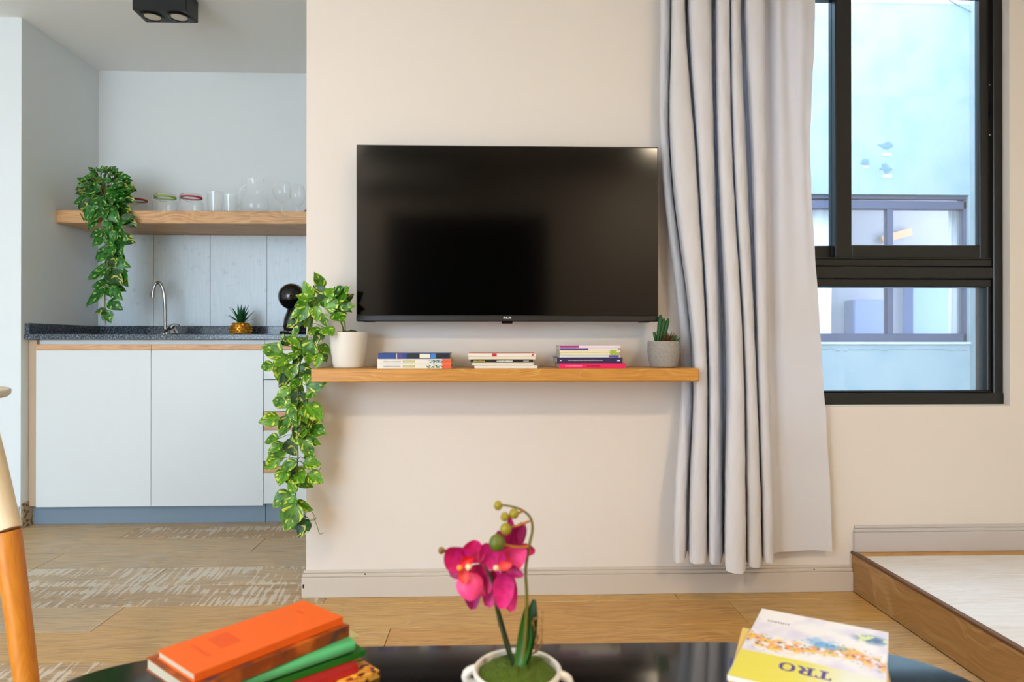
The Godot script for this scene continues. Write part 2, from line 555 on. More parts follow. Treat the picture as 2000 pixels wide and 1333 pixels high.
# ---------------------------------------------------------------- window in the television wall
func window_wall() -> void:
	var w := Node3D.new()
	w.name = "window_1"
	add_child(w)
	struct(w, "black aluminium sliding window with a fixed lower pane, onto the light well", "window")
	var black: Material = mats["black_window_frame"]
	var zf := -0.028          # front of the outer frame
	var zb := -0.10
	var xr := wx1 - 0.001
	var xl := wx0 + 0.001
	var X := func(px: float, z: float) -> float: return P(px, 500, z).x
	var Y := func(py: float, z: float) -> float: return P(1800, py, z).y
	var bar := func(called: String, x0: float, x1: float, y0: float, y1: float, z0: float, z1: float, b := 0.0025) -> void:
		var s := shape()
		add_span(s, Vector3(x0, y0, z1), Vector3(x1, y1, z0), b)
		obj(called, s, black, w)
	# outer frame
	var jr: float = X.call(1941, zf)
	bar.call("jamb", jr, xr, wy0, WY1, zf, zb)
	bar.call("jamb", xl, xl + 0.04, wy0, WY1, zf, zb)
	var yb: float = Y.call(768, zf)
	bar.call("bottom_rail", xl, xr, wy0 + 0.002, yb, zf + 0.003, zb)
	bar.call("top_rail", xl, xr, WY1 - 0.05, WY1, zf, zb)
	# lower pane's inner stile and upper rail
	var js: float = X.call(1925, zf - 0.02)
	bar.call("stile", js, jr, yb, Y.call(545, zf), zf - 0.012, zb)
	bar.call("glazing_bead", xl, jr, yb, yb + 0.008, zf - 0.008, zf - 0.03, 0.003)
	# transom with grooves, and the sliding track
	bar.call("transom", xl, jr, Y.call(560, zf), Y.call(545, zf), zf - 0.01, zb)
	bar.call("transom", xl, jr, Y.call(544, zf), Y.call(521, zf), zf - 0.002, zb)
	bar.call("track", xl, jr, Y.call(520, zf), Y.call(506, zf), zf - 0.008, zb)
	bar.call("track_lip", xl, jr, Y.call(506, zf), Y.call(503, zf), zf - 0.008, zf - 0.014, 0.0008)
	# front sash (sliding)
	var zs := zf - 0.016
	var zq := zs - 0.026
	var yo: float = Y.call(504.5, zs)
	var ygl: float = Y.call(479, zs)
	var s0: float = X.call(1632, zs)
	var s1: float = X.call(1664, zs)
	var s2: float = X.call(1914, zs)
	var s3: float = X.call(1943, zs)
	bar.call("sash_stile", s0, s1, yo, WY1 - 0.05, zs, zq)
	bar.call("sash_stile", s2, s3, yo, WY1 - 0.05, zs, zq)
	bar.call("sash_rail", s1, s2, yo, ygl, zs, zq)
	bar.call("sash_rail", s1, s2, WY1 - 0.09, WY1 - 0.05, zs, zq)
	# rear sash
	var zr := zs - 0.032
	var ze := zr - 0.026
	bar.call("sash_stile", xl + 0.04, xl + 0.085, yo, WY1 - 0.05, zr, ze)
	bar.call("sash_stile", s0 + 0.004, s1 - 0.004, yo, WY1 - 0.05, zr, ze)
	bar.call("sash_rail", xl + 0.085, s0 + 0.004, yo, Y.call(481, zr), zr, ze)
	bar.call("sash_rail", xl + 0.085, s0 + 0.004, WY1 - 0.09, WY1 - 0.05, zr, ze)
	# panes
	var glass := pane_mat("window_glass", 0.04)
	for g in [[s1 - 0.004, s2 + 0.004, ygl - 0.004, WY1 - 0.086, zs - 0.013], [xl + 0.08, s0 + 0.008, ygl - 0.004, WY1 - 0.086, zr - 0.013], [xl + 0.036, js + 0.004, yb - 0.002, Y.call(558, zf), zf - 0.035]]:
		var s := shape()
		add_span(s, Vector3(g[0], g[2], g[4] - 0.002), Vector3(g[1], g[3], g[4] + 0.002), 0.0)
		obj("pane", s, glass, w)
	# finger latch set in the sash stile, with two screws
	var s := shape()
	add_span(s, P(1929, 198, zs + 0.0006), P(1937, 232, zs - 0.004), 0.0005)
	obj("latch", s, mat("latch_recess", Color(0.01, 0.012, 0.016), 0.3), w)
	for py in [166, 264]:
		s = shape()
		var c := P(1933.5, py, zs)
		add_lathe(s, [Vector2(0.0034, 0), Vector2(0.003, 0.001), Vector2(0, 0.0016)], 10, Transform3D(Basis(Vector3.RIGHT, PI / 2), c))
		obj("screw", s, mat("steel_screw", Color(0.85, 0.85, 0.83), 0.3, 0.8), w)
	# white sealant between frame and plaster
	s = shape()
	add_span(s, Vector3(xl, wy0 - 0.001, zf + 0.003), Vector3(xr, wy0 + 0.004, zf + 0.007), 0.001)
	obj("sealant", s, mat("white_sealant", Color(0.88, 0.88, 0.87), 0.6), w)

# ---------------------------------------------------------------- light well outside the window
func light_well() -> void:
	var zo := -3.05
	var blue := mat("blue_outdoor_paint", Color.WHITE, 0.8, 0.0, 0.3)
	var n1 := noise(5, 4)
	var n2 := noise(6, 2)
	blue.albedo_texture = picture(512, 512, func(u: float, v: float) -> Color:
		var c := Color(0.53, 0.58, 0.59)
		c = c.lerp(Color(0.49, 0.555, 0.575), clampf(n2.get_noise_2d(u * 3.0, v * 3.0) * 0.9 + 0.3, 0.0, 1.0))
		return c.lerp(Color(0.61, 0.64, 0.645), clampf(n1.get_noise_2d(u * 26.0, v * 26.0) * 2.2 - 0.95, 0.0, 1.0) * 0.6))
	blue.uv1_triplanar = true
	blue.uv1_world_triplanar = true
	blue.uv1_scale = Vector3(0.7, 0.7, 0.7)
	var xr := P(1894, 500, zo).x
	var top := P(1800, 8, zo).y
	var a := P(1470, 378, zo)       # opening of the opposite window
	var b := P(1893, 668, zo)
	var s := shape()
	add_span(s, Vector3(0.1, -1.2, zo - 0.14), Vector3(a.x, top, zo), 0.0)
	add_span(s, Vector3(b.x, -1.2, zo - 0.14), Vector3(xr + 0.3, top, zo), 0.0)
	add_span(s, Vector3(a.x, a.y, zo - 0.14), Vector3(b.x, top, zo), 0.0)
	add_span(s, Vector3(a.x, -1.2, zo - 0.14), Vector3(b.x, b.y, zo), 0.0)
	var wall := obj("wall_light_well", s, blue)
	struct(wall, "pale blue wall of the light well across from the window", "wall")
	s = shape()
	add_span(s, Vector3(0.1, top, zo - 0.15), Vector3(xr + 0.3, top + 0.03, zo + 0.006), 0.004)
	obj("coping", s, mat("white_coping", Color(0.7, 0.72, 0.72), 0.8), wall)
	# knocked-out spots in the plaster, and a crack
	for q in [[1731, 288, 13.0], [1690, 316, 9.0], [1732, 330, 13.0]]:
		var c := P(q[0], q[1], zo)
		s = shape()
		var ring := []
		var n := noise(int(q[0] + q[1]), 2)
		for i in 14:
			var t := TAU * i / 14.0
			var r: float = q[2] * 0.0042 * (0.8 + 0.6 * n.get_noise_1d(i * 0.9))
			ring.append(c + Vector3(cos(t) * r * 1.15, sin(t) * r * 0.75, 0.002))
		for i in 14:
			tri(s, c + Vector3(0, 0, 0.004), ring[i], ring[(i + 1) % 14], c - Vector3(0, 0, 0.1))
			tri(s, ring[i], ring[(i + 1) % 14], ring[i] - Vector3(0, 0, 0.003), c - Vector3(0, 0, 0.02))
		obj("plaster_patch", s, mat("chipped_blue_plaster", Color(0.37, 0.46, 0.50), 0.9), wall)
		s = shape()
		add_box(s, c + Vector3(0.004, -q[2] * 0.0045, 0.001), Vector3(q[2] * 0.006, q[2] * 0.002, 0.003), 0.001)
		obj("plaster_crumb", s, mat("white_plaster", Color(0.66, 0.68, 0.68), 0.9), wall)
	var crack := []
	var nc := noise(88, 3)
	for i in 40:
		crack.append(P(1600 + i * 7.4, 684 + nc.get_noise_1d(i * 0.33) * 5.0, zo + 0.0005))
	s = shape()
	add_tube(s, crack, 0.0016, 5)
	obj("crack", s, mat("crack_blue", Color(0.32, 0.40, 0.44), 0.9), wall)
	s = shape()
	add_tube(s, [P(1846, -4, zo + 0.01), P(1875, 12, zo + 0.012), P(1905, 28, zo + 0.03), P(1935, 48, zo + 0.06)], 0.003, 6)
	obj("cable", s, mat("grey_cable", Color(0.30, 0.38, 0.44), 0.6), wall)
	# flank of the well
	s = shape()
	add_span(s, Vector3(xr, -1.2, zo), Vector3(xr + 0.12, top + 0.4, -0.14), 0.0)
	struct(obj("wall_light_well_side", s, blue), "pale blue flank wall of the light well next to the window jamb", "wall")
	s = shape()
	add_span(s, Vector3(0.1, -1.2, zo), Vector3(0.2, top, -0.14), 0.0)
	struct(obj("wall_light_well_end", s, blue), "pale blue far flank wall of the light well behind the curtain", "wall")
	s = shape()
	add_span(s, Vector3(0.1, -1.3, zo), Vector3(xr + 0.12, -1.2, -0.14), 0.0)
	struct(obj("floor_light_well", s, mat("grey_concrete", Color(0.76, 0.78, 0.8), 0.9)), "grey concrete bottom of the light well", "floor")
	# opposite window
	var w := Node3D.new()
	w.name = "window_2"
	add_child(w)
	struct(w, "window with haze painted in its frame, in the pale blue wall across the light well", "window")
	var fm := mat("haze_tinted_frame", Color(0.24, 0.26, 0.35), 0.5)  # glare haze painted as a blue tint over a brown-black frame
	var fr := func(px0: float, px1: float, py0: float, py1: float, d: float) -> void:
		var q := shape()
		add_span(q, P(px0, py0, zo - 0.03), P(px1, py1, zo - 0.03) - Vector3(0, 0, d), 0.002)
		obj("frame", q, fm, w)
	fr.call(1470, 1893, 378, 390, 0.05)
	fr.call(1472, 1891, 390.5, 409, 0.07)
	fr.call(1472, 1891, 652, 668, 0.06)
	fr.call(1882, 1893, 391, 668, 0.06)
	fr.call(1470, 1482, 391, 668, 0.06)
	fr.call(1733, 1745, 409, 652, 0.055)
	var q := shape()
	add_span(q, P(1482, 409, zo - 0.06), P(1882, 652, zo - 0.064), 0.0)
	obj("pane", q, pane_mat("window_glass", 0.04), w)
	q = shape()
	add_span(q, P(1465, 669, zo + 0.012), P(1896, 673, zo - 0.10), 0.003)
	obj("sill", q, mats["white_coping"], w)
	# what stands behind that window: a pale room with a shelf, a blue cupboard, curtains
	var r := shape()
	var zi := zo - 1.0
	var f0 := P(1380, 300, zi)
	var f1 := P(1990, 760, zi)
	add_span(r, Vector3(f0.x, f1.y, zi - 0.05), Vector3(f1.x, f0.y, zi), 0.0)
	add_span(r, Vector3(f0.x, f0.y, zi), Vector3(f1.x, f0.y + 0.05, zo - 0.14), 0.0)
	add_span(r, Vector3(f0.x, f1.y - 0.05, zi), Vector3(f1.x, f1.y, zo - 0.14), 0.0)
	add_span(r, Vector3(f0.x - 0.05, f1.y, zi), Vector3(f0.x, f0.y, zo - 0.14), 0.0)
	add_span(r, Vector3(f1.x, f1.y, zi), Vector3(f1.x + 0.05, f0.y, zo - 0.14), 0.0)
	struct(obj("wall_opposite_room", r, mat("lilac_room_paint", Color(0.60, 0.59, 0.64), 0.9)), "pale lilac room behind the window across the light well", "wall")
	var lamp := thing("added_room_lamp", "small round lamp added to brighten the room across the light well", "lamp", Vector3((f0.x + f1.x) / 2.0, f0.y, zo - 0.45))  # added lamp with no visible source, lifts the otherwise dim room
	r = shape()
	add_lathe(r, [Vector2(0, -0.07), Vector2(0.06, -0.06), Vector2(0.09, -0.03), Vector2(0.09, 0)], 20)
	var glow := mat("added_lamp_glow", Color(1, 0.98, 0.95), 0.5)
	glow.emission_enabled = true
	glow.emission = Color(1, 0.96, 0.92)
	glow.emission_energy_multiplier = 2.0
	obj("added_lamp_globe", r, glow, lamp)
	var l := OmniLight3D.new()
	l.name = "added_fill_light"
	l.light_energy = 0.07
	l.light_color = Color(1, 0.96, 0.92)
	l.light_size = 0.08
	l.omni_range = 6.0
	l.shadow_enabled = true
	l.position = Vector3(0, -0.12, 0)
	lamp.add_child(l)
	var zc := zi + 0.02
	r = shape()
	add_span(r, P(1783, 500, zc + 0.14), P(1852, 700, zi + 0.001), 0.004)
	tag(obj("blue_cupboard", r, mat("cupboard_blue", Color(0.42, 0.52, 0.78), 0.6)), "blue cupboard behind the window across the light well", "cupboard")
	r = shape()
	var g0 := P(1706, 476, zc)
	var g1 := P(1785, 448, zc)
	add_box(r, (g0 + g1) / 2.0 + Vector3(0, 0, 0.03), Vector3(0.30, 0.075, 0.05), 0.004, Basis(Vector3(0, 0, 1), 0.28))
	tag(obj("orange_bracket", r, mat("orange_wood", Color(0.85, 0.60, 0.40), 0.6)), "slanting orange wooden board on the wall across the light well", "board")
	var hang := func(px0: float, px1: float, label: String) -> void:
		var h := shape()
		var grid := []
		var c0 := P(px0, 405, zo - 0.22)
		var c1 := P(px1, 700, zo - 0.22)
		for i in 12:
			var row := []
			for k in 25:
				var u := k / 24.0
				row.append(Vector3(lerpf(c0.x, c1.x, u), lerpf(c0.y, c1.y, i / 11.0), c0.z + 0.015 * sin(u * 14.0) + 0.004 * sin(i * 1.3)))
			grid.append(row)
		add_sheet(h, grid)
		tag(obj("sheer_curtain", h, mat("sheer_white_cloth", Color(0.90, 0.91, 0.93), 0.9)), label, "curtain")
	hang.call(1852, 1880, "white curtain bunched beside the blue cupboard across the light well")
	hang.call(1560, 1622, "white curtain behind the glass edge across the light well near the grey curtain")
	r = shape()
	add_span(r, P(1668, 585, zc + 0.16), P(1712, 660, zi + 0.001), 0.01)
	tag(obj("storage_bin", r, mat("bin_blue", Color(0.45, 0.50, 0.72), 0.6)), "dusky blue bin in the room across the light well", "bin")

# ---------------------------------------------------------------- kitchen niche
var y_top: float        # worktop surface
var y_shelf: float      # top of the kitchen shelf
const ZS := -1.10       # front of the kitchen shelf

func kitchen() -> void:
	var zd := -0.90     # front of the doors
	var white := mat("white_laminate", Color(0.86, 0.88, 0.88), 0.38)
	var pale_wood := wood("pale_wood_edge", wood_picture(31, Color(0.86, 0.68, 0.50), Color(0.66, 0.46, 0.30), Color(0.93, 0.80, 0.65)), Vector3(0.9, 6, 6), 0.5)
	var dark := mat("dark_gap", Color(0.10, 0.10, 0.11), 0.8)
	y_top = P(300, 653, zd + 0.02).y
	var y_under := P(300, 663.5, zd + 0.02).y
	var Y := func(py: float) -> float: return P(300, py, zd).y
	var xl := P(70, 800, zd).x
	var xm := P(295, 800, zd).x
	var xg := P(514, 800, zd).x
	var xr := -0.255
	# sink cabinet with two doors
	var cab := thing("sink_cabinet", "white two-door kitchen cabinet under the sink tap", "cabinet")
	var s := shape()
	add_span(s, Vector3(xl + 0.001, Y.call(990), ZB + 0.005), Vector3(xg - 0.001, y_under - 0.001, zd - 0.022), 0.001)
	obj("body", s, white, cab)
	for d in [[xl, xm - 0.0008], [xm + 0.0008, xg - 0.0012]]:
		s = shape()
		add_span(s, Vector3(d[0], Y.call(990), zd - 0.019), Vector3(d[1], Y.call(684.5), zd), 0.0012)
		var door := obj("door", s, white, cab)
		s = shape()
		add_span(s, Vector3(d[0], Y.call(684), zd - 0.019), Vector3(d[1], Y.call(673), zd - 0.002), 0.0012)
		obj("wood_edge", s, pale_wood, door)
	s = shape()
	add_span(s, Vector3(XL + 0.001, 0.0, ZB + 0.4), Vector3(xg - 0.001, Y.call(990) - 0.001, zd - 0.035), 0.001)
	obj("plinth", s, mat("blue_grey_plinth", Color(0.48, 0.55, 0.61), 0.45), cab)
	s = shape()
	add_span(s, Vector3(XL + 0.001, 0.09, zd - 0.03), Vector3(xl - 0.001, y_under - 0.001, zd - 0.008), 0.001)
	obj("filler", s, mat("beige_filler", Color(0.74, 0.64, 0.53), 0.6), cab)
	# drawer cabinet
	var dr := thing("drawer_cabinet", "white kitchen drawer cabinet with wooden grip edges behind the trailing vine", "cabinet")
	s = shape()
	add_span(s, Vector3(xg + 0.001, Y.call(985), ZB + 0.005), Vector3(xr, y_under - 0.001, zd - 0.022), 0.001)
	obj("body", s, dark, dr)
	s = shape()
	add_span(s, Vector3(xg + 0.001, Y.call(672), zd - 0.0215), Vector3(xr, y_under - 0.001, zd - 0.021), 0.0)
	obj("rail", s, white, dr)
	for d in [[684.5, 742, 673, 684], [744, 805, 806, 816], [842, 902, 831, 841.5], [926, 986, 914, 925.5]]:
		s = shape()
		add_span(s, Vector3(xg + 0.0016, Y.call(d[1]), zd - 0.019), Vector3(xr, Y.call(d[0]), zd), 0.0012)
		var front := obj("drawer", s, white, dr)
		s = shape()
		add_span(s, Vector3(xg + 0.0016, Y.call(d[3]), zd - 0.019), Vector3(xr, Y.call(d[2]), zd - 0.002), 0.0012)
		obj("wood_edge", s, pale_wood, front)
	for d in [[816.5, 830.5], [903.5, 913.5]]:
		s = shape()
		add_span(s, Vector3(xg + 0.0016, Y.call(d[1]), zd - 0.0215), Vector3(xr, Y.call(d[0]), zd - 0.0205), 0.0)
		obj("recess", s, white, dr)
	s = shape()
	add_span(s, Vector3(xg + 0.001, 0.0, ZB + 0.4), Vector3(xr, Y.call(985) - 0.001, zd - 0.035), 0.001)
	obj("plinth", s, mats["blue_grey_plinth"], dr)
	# granite worktop with upstands
	var gr := mat("grey_granite", Color.WHITE, 0.16)
	var n := noise(41, 3)
	var n2 := noise(42, 2)
	gr.albedo_texture = picture(256, 256, func(u: float, v: float) -> Color:
		var c := Color(0.30, 0.35, 0.40).lerp(Color(0.13, 0.16, 0.20), clampf(n.get_noise_2d(u * 30.0, v * 30.0) * 1.8 + 0.4, 0.0, 1.0))
		return c.lerp(Color(0.62, 0.66, 0.70), clampf(n2.get_noise_2d(u * 46.0 + 5.0, v * 34.0) * 2.4 - 0.7, 0.0, 1.0)))
	gr.uv1_triplanar = true
	gr.uv1_scale = Vector3(2.6, 2.6, 2.6)
	var wt := thing("granite_worktop", "speckled grey granite worktop with low upstand over the white cabinets", "worktop")
	s = shape()
	add_span(s, Vector3(XL + 0.001, y_under, ZB + 0.001), Vector3(xr, y_top, zd + 0.022), 0.002)
	obj("slab", s, gr, wt)
	var yu := P(300, 637.5, ZB + 0.02).y
	s = shape()
	add_span(s, Vector3(XL + 0.001, y_top, ZB + 0.001), Vector3(xr, yu, ZB + 0.021), 0.0015)
	obj("upstand", s, gr, wt)
	s = shape()
	add_span(s, Vector3(XL + 0.001, y_top, ZB + 0.021), Vector3(XL + 0.021, yu, zd + 0.018), 0.0015)
	obj("upstand", s, gr, wt)
	# backsplash of tall tiles
	var zt := ZB + 0.010
	var tile := mat("blue_grey_tile", Color.WHITE, 0.30)
	var nt := noise(43, 3)
	tile.albedo_texture = picture(256, 256, func(u: float, v: float) -> Color:
		var c := Color(0.825, 0.875, 0.905).lerp(Color(0.855, 0.90, 0.925), clampf(nt.get_noise_2d(u * 60.0, v * 3.0) * 0.8 + 0.4, 0.0, 1.0))
		return c.lerp(Color(0.68, 0.74, 0.785), clampf(nt.get_noise_2d(u * 9.0 + 3.0, v * 9.0) * 2.0 - 1.0, 0.0, 1.0) * 0.5))
	tile.uv1_triplanar = true
	tile.uv1_scale = Vector3(1.4, 1.4, 1.4)
	y_shelf = P(400, 412, ZS).y
	var y_low := P(400, 437, ZS).y
	var splash := Node3D.new()
	splash.name = "wall_backsplash"
	add_child(splash)
	struct(splash, "backsplash of tall blue grey tiles between worktop and kitchen shelf", "backsplash")
	s = shape()
	add_span(s, Vector3(XL + 0.001, yu + 0.0005, ZB + 0.0005), Vector3(xr, y_low - 0.0005, zt - 0.006), 0.0)
	obj("grout", s, mat("dark_grout", Color(0.33, 0.38, 0.42), 0.8), splash)
	var seams := [XL + 0.001, P(300, 550, zt).x, P(410.5, 550, zt).x, P(521, 550, zt).x, P(631, 550, zt).x, xr]
	for i in seams.size() - 1:
		s = shape()
		add_span(s, Vector3(seams[i] + 0.001, yu + 0.001, zt - 0.007), Vector3(seams[i + 1] - 0.001, y_low - 0.001, zt), 0.0012)
		obj("tile", s, tile, splash)
	# wooden shelf across the niche
	s = shape()
	add_span(s, Vector3(XL + 0.001, y_low, ZB + 0.001), Vector3(xr - 0.001, y_shelf, ZS), 0.003)
	var shelf_m := wood("kitchen_shelf_wood", wood_picture(33, Color(0.84, 0.655, 0.455), Color(0.62, 0.41, 0.24), Color(0.90, 0.76, 0.58)), Vector3(0.75, 4.0, 2.6), 0.5, Vector3(0.9, 0.3, 0.5))
	tag(obj("kitchen_shelf", s, shelf_m), "thick pale wood shelf across the kitchen niche holding glassware", "shelf")
	# double spot on the kitchen ceiling
	var lc := PY(324, 33, CEIL - 0.095)
	var sp := thing("ceiling_spotlight", "black box ceiling spotlight with two round lenses over the kitchen", "lamp", Vector3(lc.x, CEIL, lc.z))
	s = shape()
	add_box(s, Vector3(0, -0.0475, 0), Vector3(0.225, 0.095, 0.115), 0.004)
	obj("housing", s, mat("black_lamp_housing", Color(0.055, 0.07, 0.085), 0.45), sp)
	for x in [-0.056, 0.056]:
		s = shape()
		add_lathe(s, [Vector2(0.0, -0.0955), Vector2(0.042, -0.0955), Vector2(0.045, -0.099), Vector2(0.037, -0.1), Vector2(0.033, -0.0965)], 28, Transform3D(Basis(), Vector3(x, 0, 0)))
		obj("ring", s, mat("black_ring", Color(0.03, 0.03, 0.035), 0.35), sp)
		s = shape()
		add_lathe(s, [Vector2(0.0, -0.101), Vector2(0.02, -0.0998), Vector2(0.033, -0.0962)], 24, Transform3D(Basis(), Vector3(x, 0, 0)))
		obj("lens", s, mat("frosted_lens", Color(0.80, 0.78, 0.72), 0.3), sp)

func kitchen_things() -> void:
	var chrome := mat("brushed_chrome", Color(0.72, 0.72, 0.72), 0.16, 1.0)
	# tap
	var zt := ZB + 0.16
	var b := P(322, 653, zt)
	var t := thing("kitchen_tap", "chrome swan-neck kitchen tap rising from the granite worktop", "tap", Vector3(b.x, y_top, zt))
	var k := zt - EYE.z
	var U := func(px: float, py: float) -> Vector3:
		var p := P(px, py, zt)
		return Vector3(p.x - b.x, p.y - y_top, 0)
	var s := shape()
	add_lathe(s, [Vector2(0.0, 0.0), Vector2(0.024, 0.0), Vector2(0.024, 0.006), Vector2(0.015, 0.016), Vector2(0.012, 0.026), Vector2(0.0, 0.026)], 20, Transform3D(Basis(), Vector3(0.002, 0, 0)))
	obj("base", s, chrome, t)
	s = shape()
	add_tube(s, curve([U.call(323, 648), U.call(323, 620), U.call(322, 590), U.call(319, 568), U.call(313, 555), U.call(306, 553), U.call(301, 562), U.call(298.5, 575)], 7), 0.0085, 12)
	obj("spout", s, chrome, t)
	s = shape()
	add_tube(s, [U.call(299, 571), U.call(297.8, 581)], [0.0115, 0.0125], 14)
	obj("nozzle", s, chrome, t)
	s = shape()
	add_tube(s, [Vector3(0.006, 0.018, 0), Vector3(0.030, 0.026, 0.012), Vector3(0.050, 0.042, 0.02)], [0.015, 0.019, 0.020], 16)
	add_tube(s, [Vector3(0.046, 0.0055, 0.012), Vector3(0.042, 0.030, 0.012)], [0.030, 0.020], 16)
	obj("mixer_body", s, chrome, t)
	s = shape()
	add_tube(s, curve([Vector3(0.046, 0.040, 0.02), Vector3(0.060, 0.052, 0.024), Vector3(0.088, 0.050, 0.03)], 4), [0.012, 0.012, 0.011, 0.010, 0.009, 0.008, 0.007, 0.006, 0.005], 10)
	obj("lever", s, chrome, t)
	# golden pineapple
	var zp := ZB + 0.15
	var pc := P(470.5, 653, zp)
	var r := (P(490, 640, zp).x - P(451, 640, zp).x) / 2.0
	var pa := thing("pineapple_ornament", "golden pineapple ornament with green leafy crown on the worktop", "ornament", Vector3(pc.x, y_top, zp))
	var gold := mat("gold_paint", Color(0.93, 0.70, 0.27), 0.3, 0.7)
	s = shape()
	add_lathe(s, [Vector2(0, 0), Vector2(r * 0.62, 0.0), Vector2(r * 0.86, r * 0.22), Vector2(r * 0.93, r * 0.62), Vector2(r * 0.84, r * 1.0), Vector2(r * 0.55, r * 1.25), Vector2(0, r * 1.33)], 26)
	var body := obj("body", s, gold, pa)
	s = shape()
	for j in 5:
		var y := r * (0.16 + j * 0.24)
		var rr: float = r * [0.84, 0.95, 0.97, 0.90, 0.70][j]
		for i in 14:
			var w := TAU * (i + 0.5 * (j % 2)) / 14.0
			var c := Vector3(cos(w) * rr, y, sin(w) * rr)
			var out := Vector3(cos(w), 0.1 + 0.12 * (j - 2), sin(w)).normalized()
			var side := out.cross(Vector3.UP).normalized()
			var up := side.cross(out)
			var q := r * 0.19
			var tip := c + out * r * 0.22
			var ring := [c + side * q, c + up * q * 0.85, c - side * q, c - up * q * 0.85]
			for e in 4:
				tri(s, tip, ring[e], ring[(e + 1) % 4], c - out * 0.02)
	obj("scales", s, gold, body)
	var green := mat("crown_green", Color(0.06, 0.36, 0.20), 0.5)
	for i in 22:
		var w := TAU * i / 22.0 * 2.4
		var lift := 0.28 + 0.66 * (i / 21.0)
		var dirv := Vector3(cos(w) * (1.0 - lift), lift, sin(w) * (1.0 - lift)).normalized()
		var len_ := r * (1.2 + 0.7 * (i / 21.0))
		var base := Vector3(cos(w), 0, sin(w)) * r * 0.16 + Vector3(0, r * 1.28, 0)
		var side := dirv.cross(Vector3(cos(w), 0.2, sin(w))).normalized()
		s = shape()
		var grid := []
		for a in 5:
			var u := a / 4.0
			var wd := r * 0.2 * (1.0 - u) * (1.0 + u)
			var p := base + dirv * len_ * u + Vector3(cos(w), 0, sin(w)) * r * 0.25 * u * u
			grid.append([p - side * wd, p + Vector3(cos(w), 0, sin(w)) * r * 0.03, p + side * wd])
		add_sheet(s, grid)
		obj("crown_leaf", s, green, pa)
	# capsule coffee machine
	var zm := ZB + 0.22
	var mc := P(574, 653, zm)
	var px := (EYE.z - zm) / F
	var cm := thing("coffee_machine", "glossy black capsule coffee machine with ball-shaped head on the worktop", "coffee machine", Vector3(mc.x, y_top, zm))
	var gloss := mat("gloss_black_plastic", Color(0.012, 0.013, 0.02), 0.10)
	gloss.clearcoat_enabled = true
	gloss.clearcoat = 0.6
	gloss.clearcoat_roughness = 0.05
	s = shape()
	var prof := []
	var hy := P(572, 580, zm).y - y_top
	for i in 17:
		var w := -PI / 2 + PI * i / 16.0
		prof.append(Vector2(maxf(cos(w) * 25.5 * px, 0.0), hy + sin(w) * 25.5 * px))
	add_lathe(s, prof, 30, Transform3D(Basis(), Vector3(-2.0 * px, 0, 0.02)))
	obj("head", s, gloss, cm)
	s = shape()
	add_lathe(s, [Vector2(0, 0.02), Vector2(24 * px, 0.02), Vector2(26 * px, 0.05), Vector2(24.5 * px, 0.09), Vector2(20 * px, 0.12), Vector2(16 * px, hy - 15 * px), Vector2(0, hy - 12 * px)], 30, Transform3D(Basis(), Vector3(4.0 * px, 0, -0.02)))
	obj("body", s, gloss, cm)
	s = shape()
	add_lathe(s, [Vector2(0, 0), Vector2(27 * px, 0), Vector2(28 * px, 0.004), Vector2(28 * px, 0.018), Vector2(26 * px, 0.022), Vector2(0, 0.022)], 30, Transform3D(Basis(), Vector3(2.0 * px, 0, 0.0)))
	obj("drip_tray", s, gloss, cm)
	# glassware on the shelf
	var glass := pane_mat("drinking_glass", 0.13)
	var zj := ZS - 0.11
	var pj := (EYE.z - zj) / F
	var jars := [[267, Color(0.62, 0.12, 0.10), "clip-top glass jar with red seal half behind the ivy leaves"], [323, Color(0.52, 0.66, 0.10), "clip-top glass jar with lime green seal"], [374, Color(0.70, 0.10, 0.12), "clip-top glass jar with red seal beside the straight tumbler"]]
	for j in jars:
		var zk: float = zj - 0.075 if j[0] < 300 else zj
		var jt := thing("clip_top_jar", j[2], "jar", Vector3(P(j[0], 400, zk).x, y_shelf, zk), 0.3, "clip-top jars on the kitchen shelf")
		var h := P(323, 379, zj).y - y_shelf
		var R := 21.5 * pj
		s = shape()
		add_lathe(s, [Vector2(0, 0.001), Vector2(R * 0.9, 0.001), Vector2(R, 0.008), Vector2(R, h * 0.55), Vector2(R * 0.94, h * 0.66), Vector2(R * 0.84, h * 0.72), Vector2(R * 0.82, h * 0.78)], 28)
		obj("body", s, glass, jt)
		s = shape()
		add_lathe(s, [Vector2(R * 0.82, h * 0.775), Vector2(R * 0.91, h * 0.785), Vector2(R * 0.91, h * 0.85), Vector2(R * 0.82, h * 0.86)], 28)
		obj("rubber_seal", s, mat("seal_%d" % j[0], j[1], 0.6), jt)
		s = shape()
		add_lathe(s, [Vector2(R * 0.84, h * 0.86), Vector2(R * 0.90, h * 0.88), Vector2(R * 0.88, h * 0.96), Vector2(R * 0.76, h), Vector2(0, h)], 28)
		obj("lid", s, glass, jt)
		s = shape()
		var w0 := []
		for i in 13:
			var w := PI * 0.5 + PI * i / 12.0
			w0.append(Vector3(cos(w) * R * 0.93, h * 0.74 + 0.004 * sin(i * 1.0), sin(w) * R * 0.93))
		add_tube(s, w0, 0.0013, 6)
		add_tube(s, [Vector3(-R * 0.95, h * 0.60, 0), Vector3(-R * 0.98, h * 0.76, 0.004), Vector3(-R * 0.93, h * 0.92, 0.0), Vector3(-R * 0.7, h * 1.0, 0.0)], 0.0016, 6)
		add_tube(s, [Vector3(-R * 0.80, h * 0.74, R * 0.5), Vector3(-R * 0.86, h * 0.88, R * 0.35), Vector3(-R * 0.6, h * 1.0, R * 0.2)], 0.0016, 6)
		obj("wire_clip", s, chrome, jt)
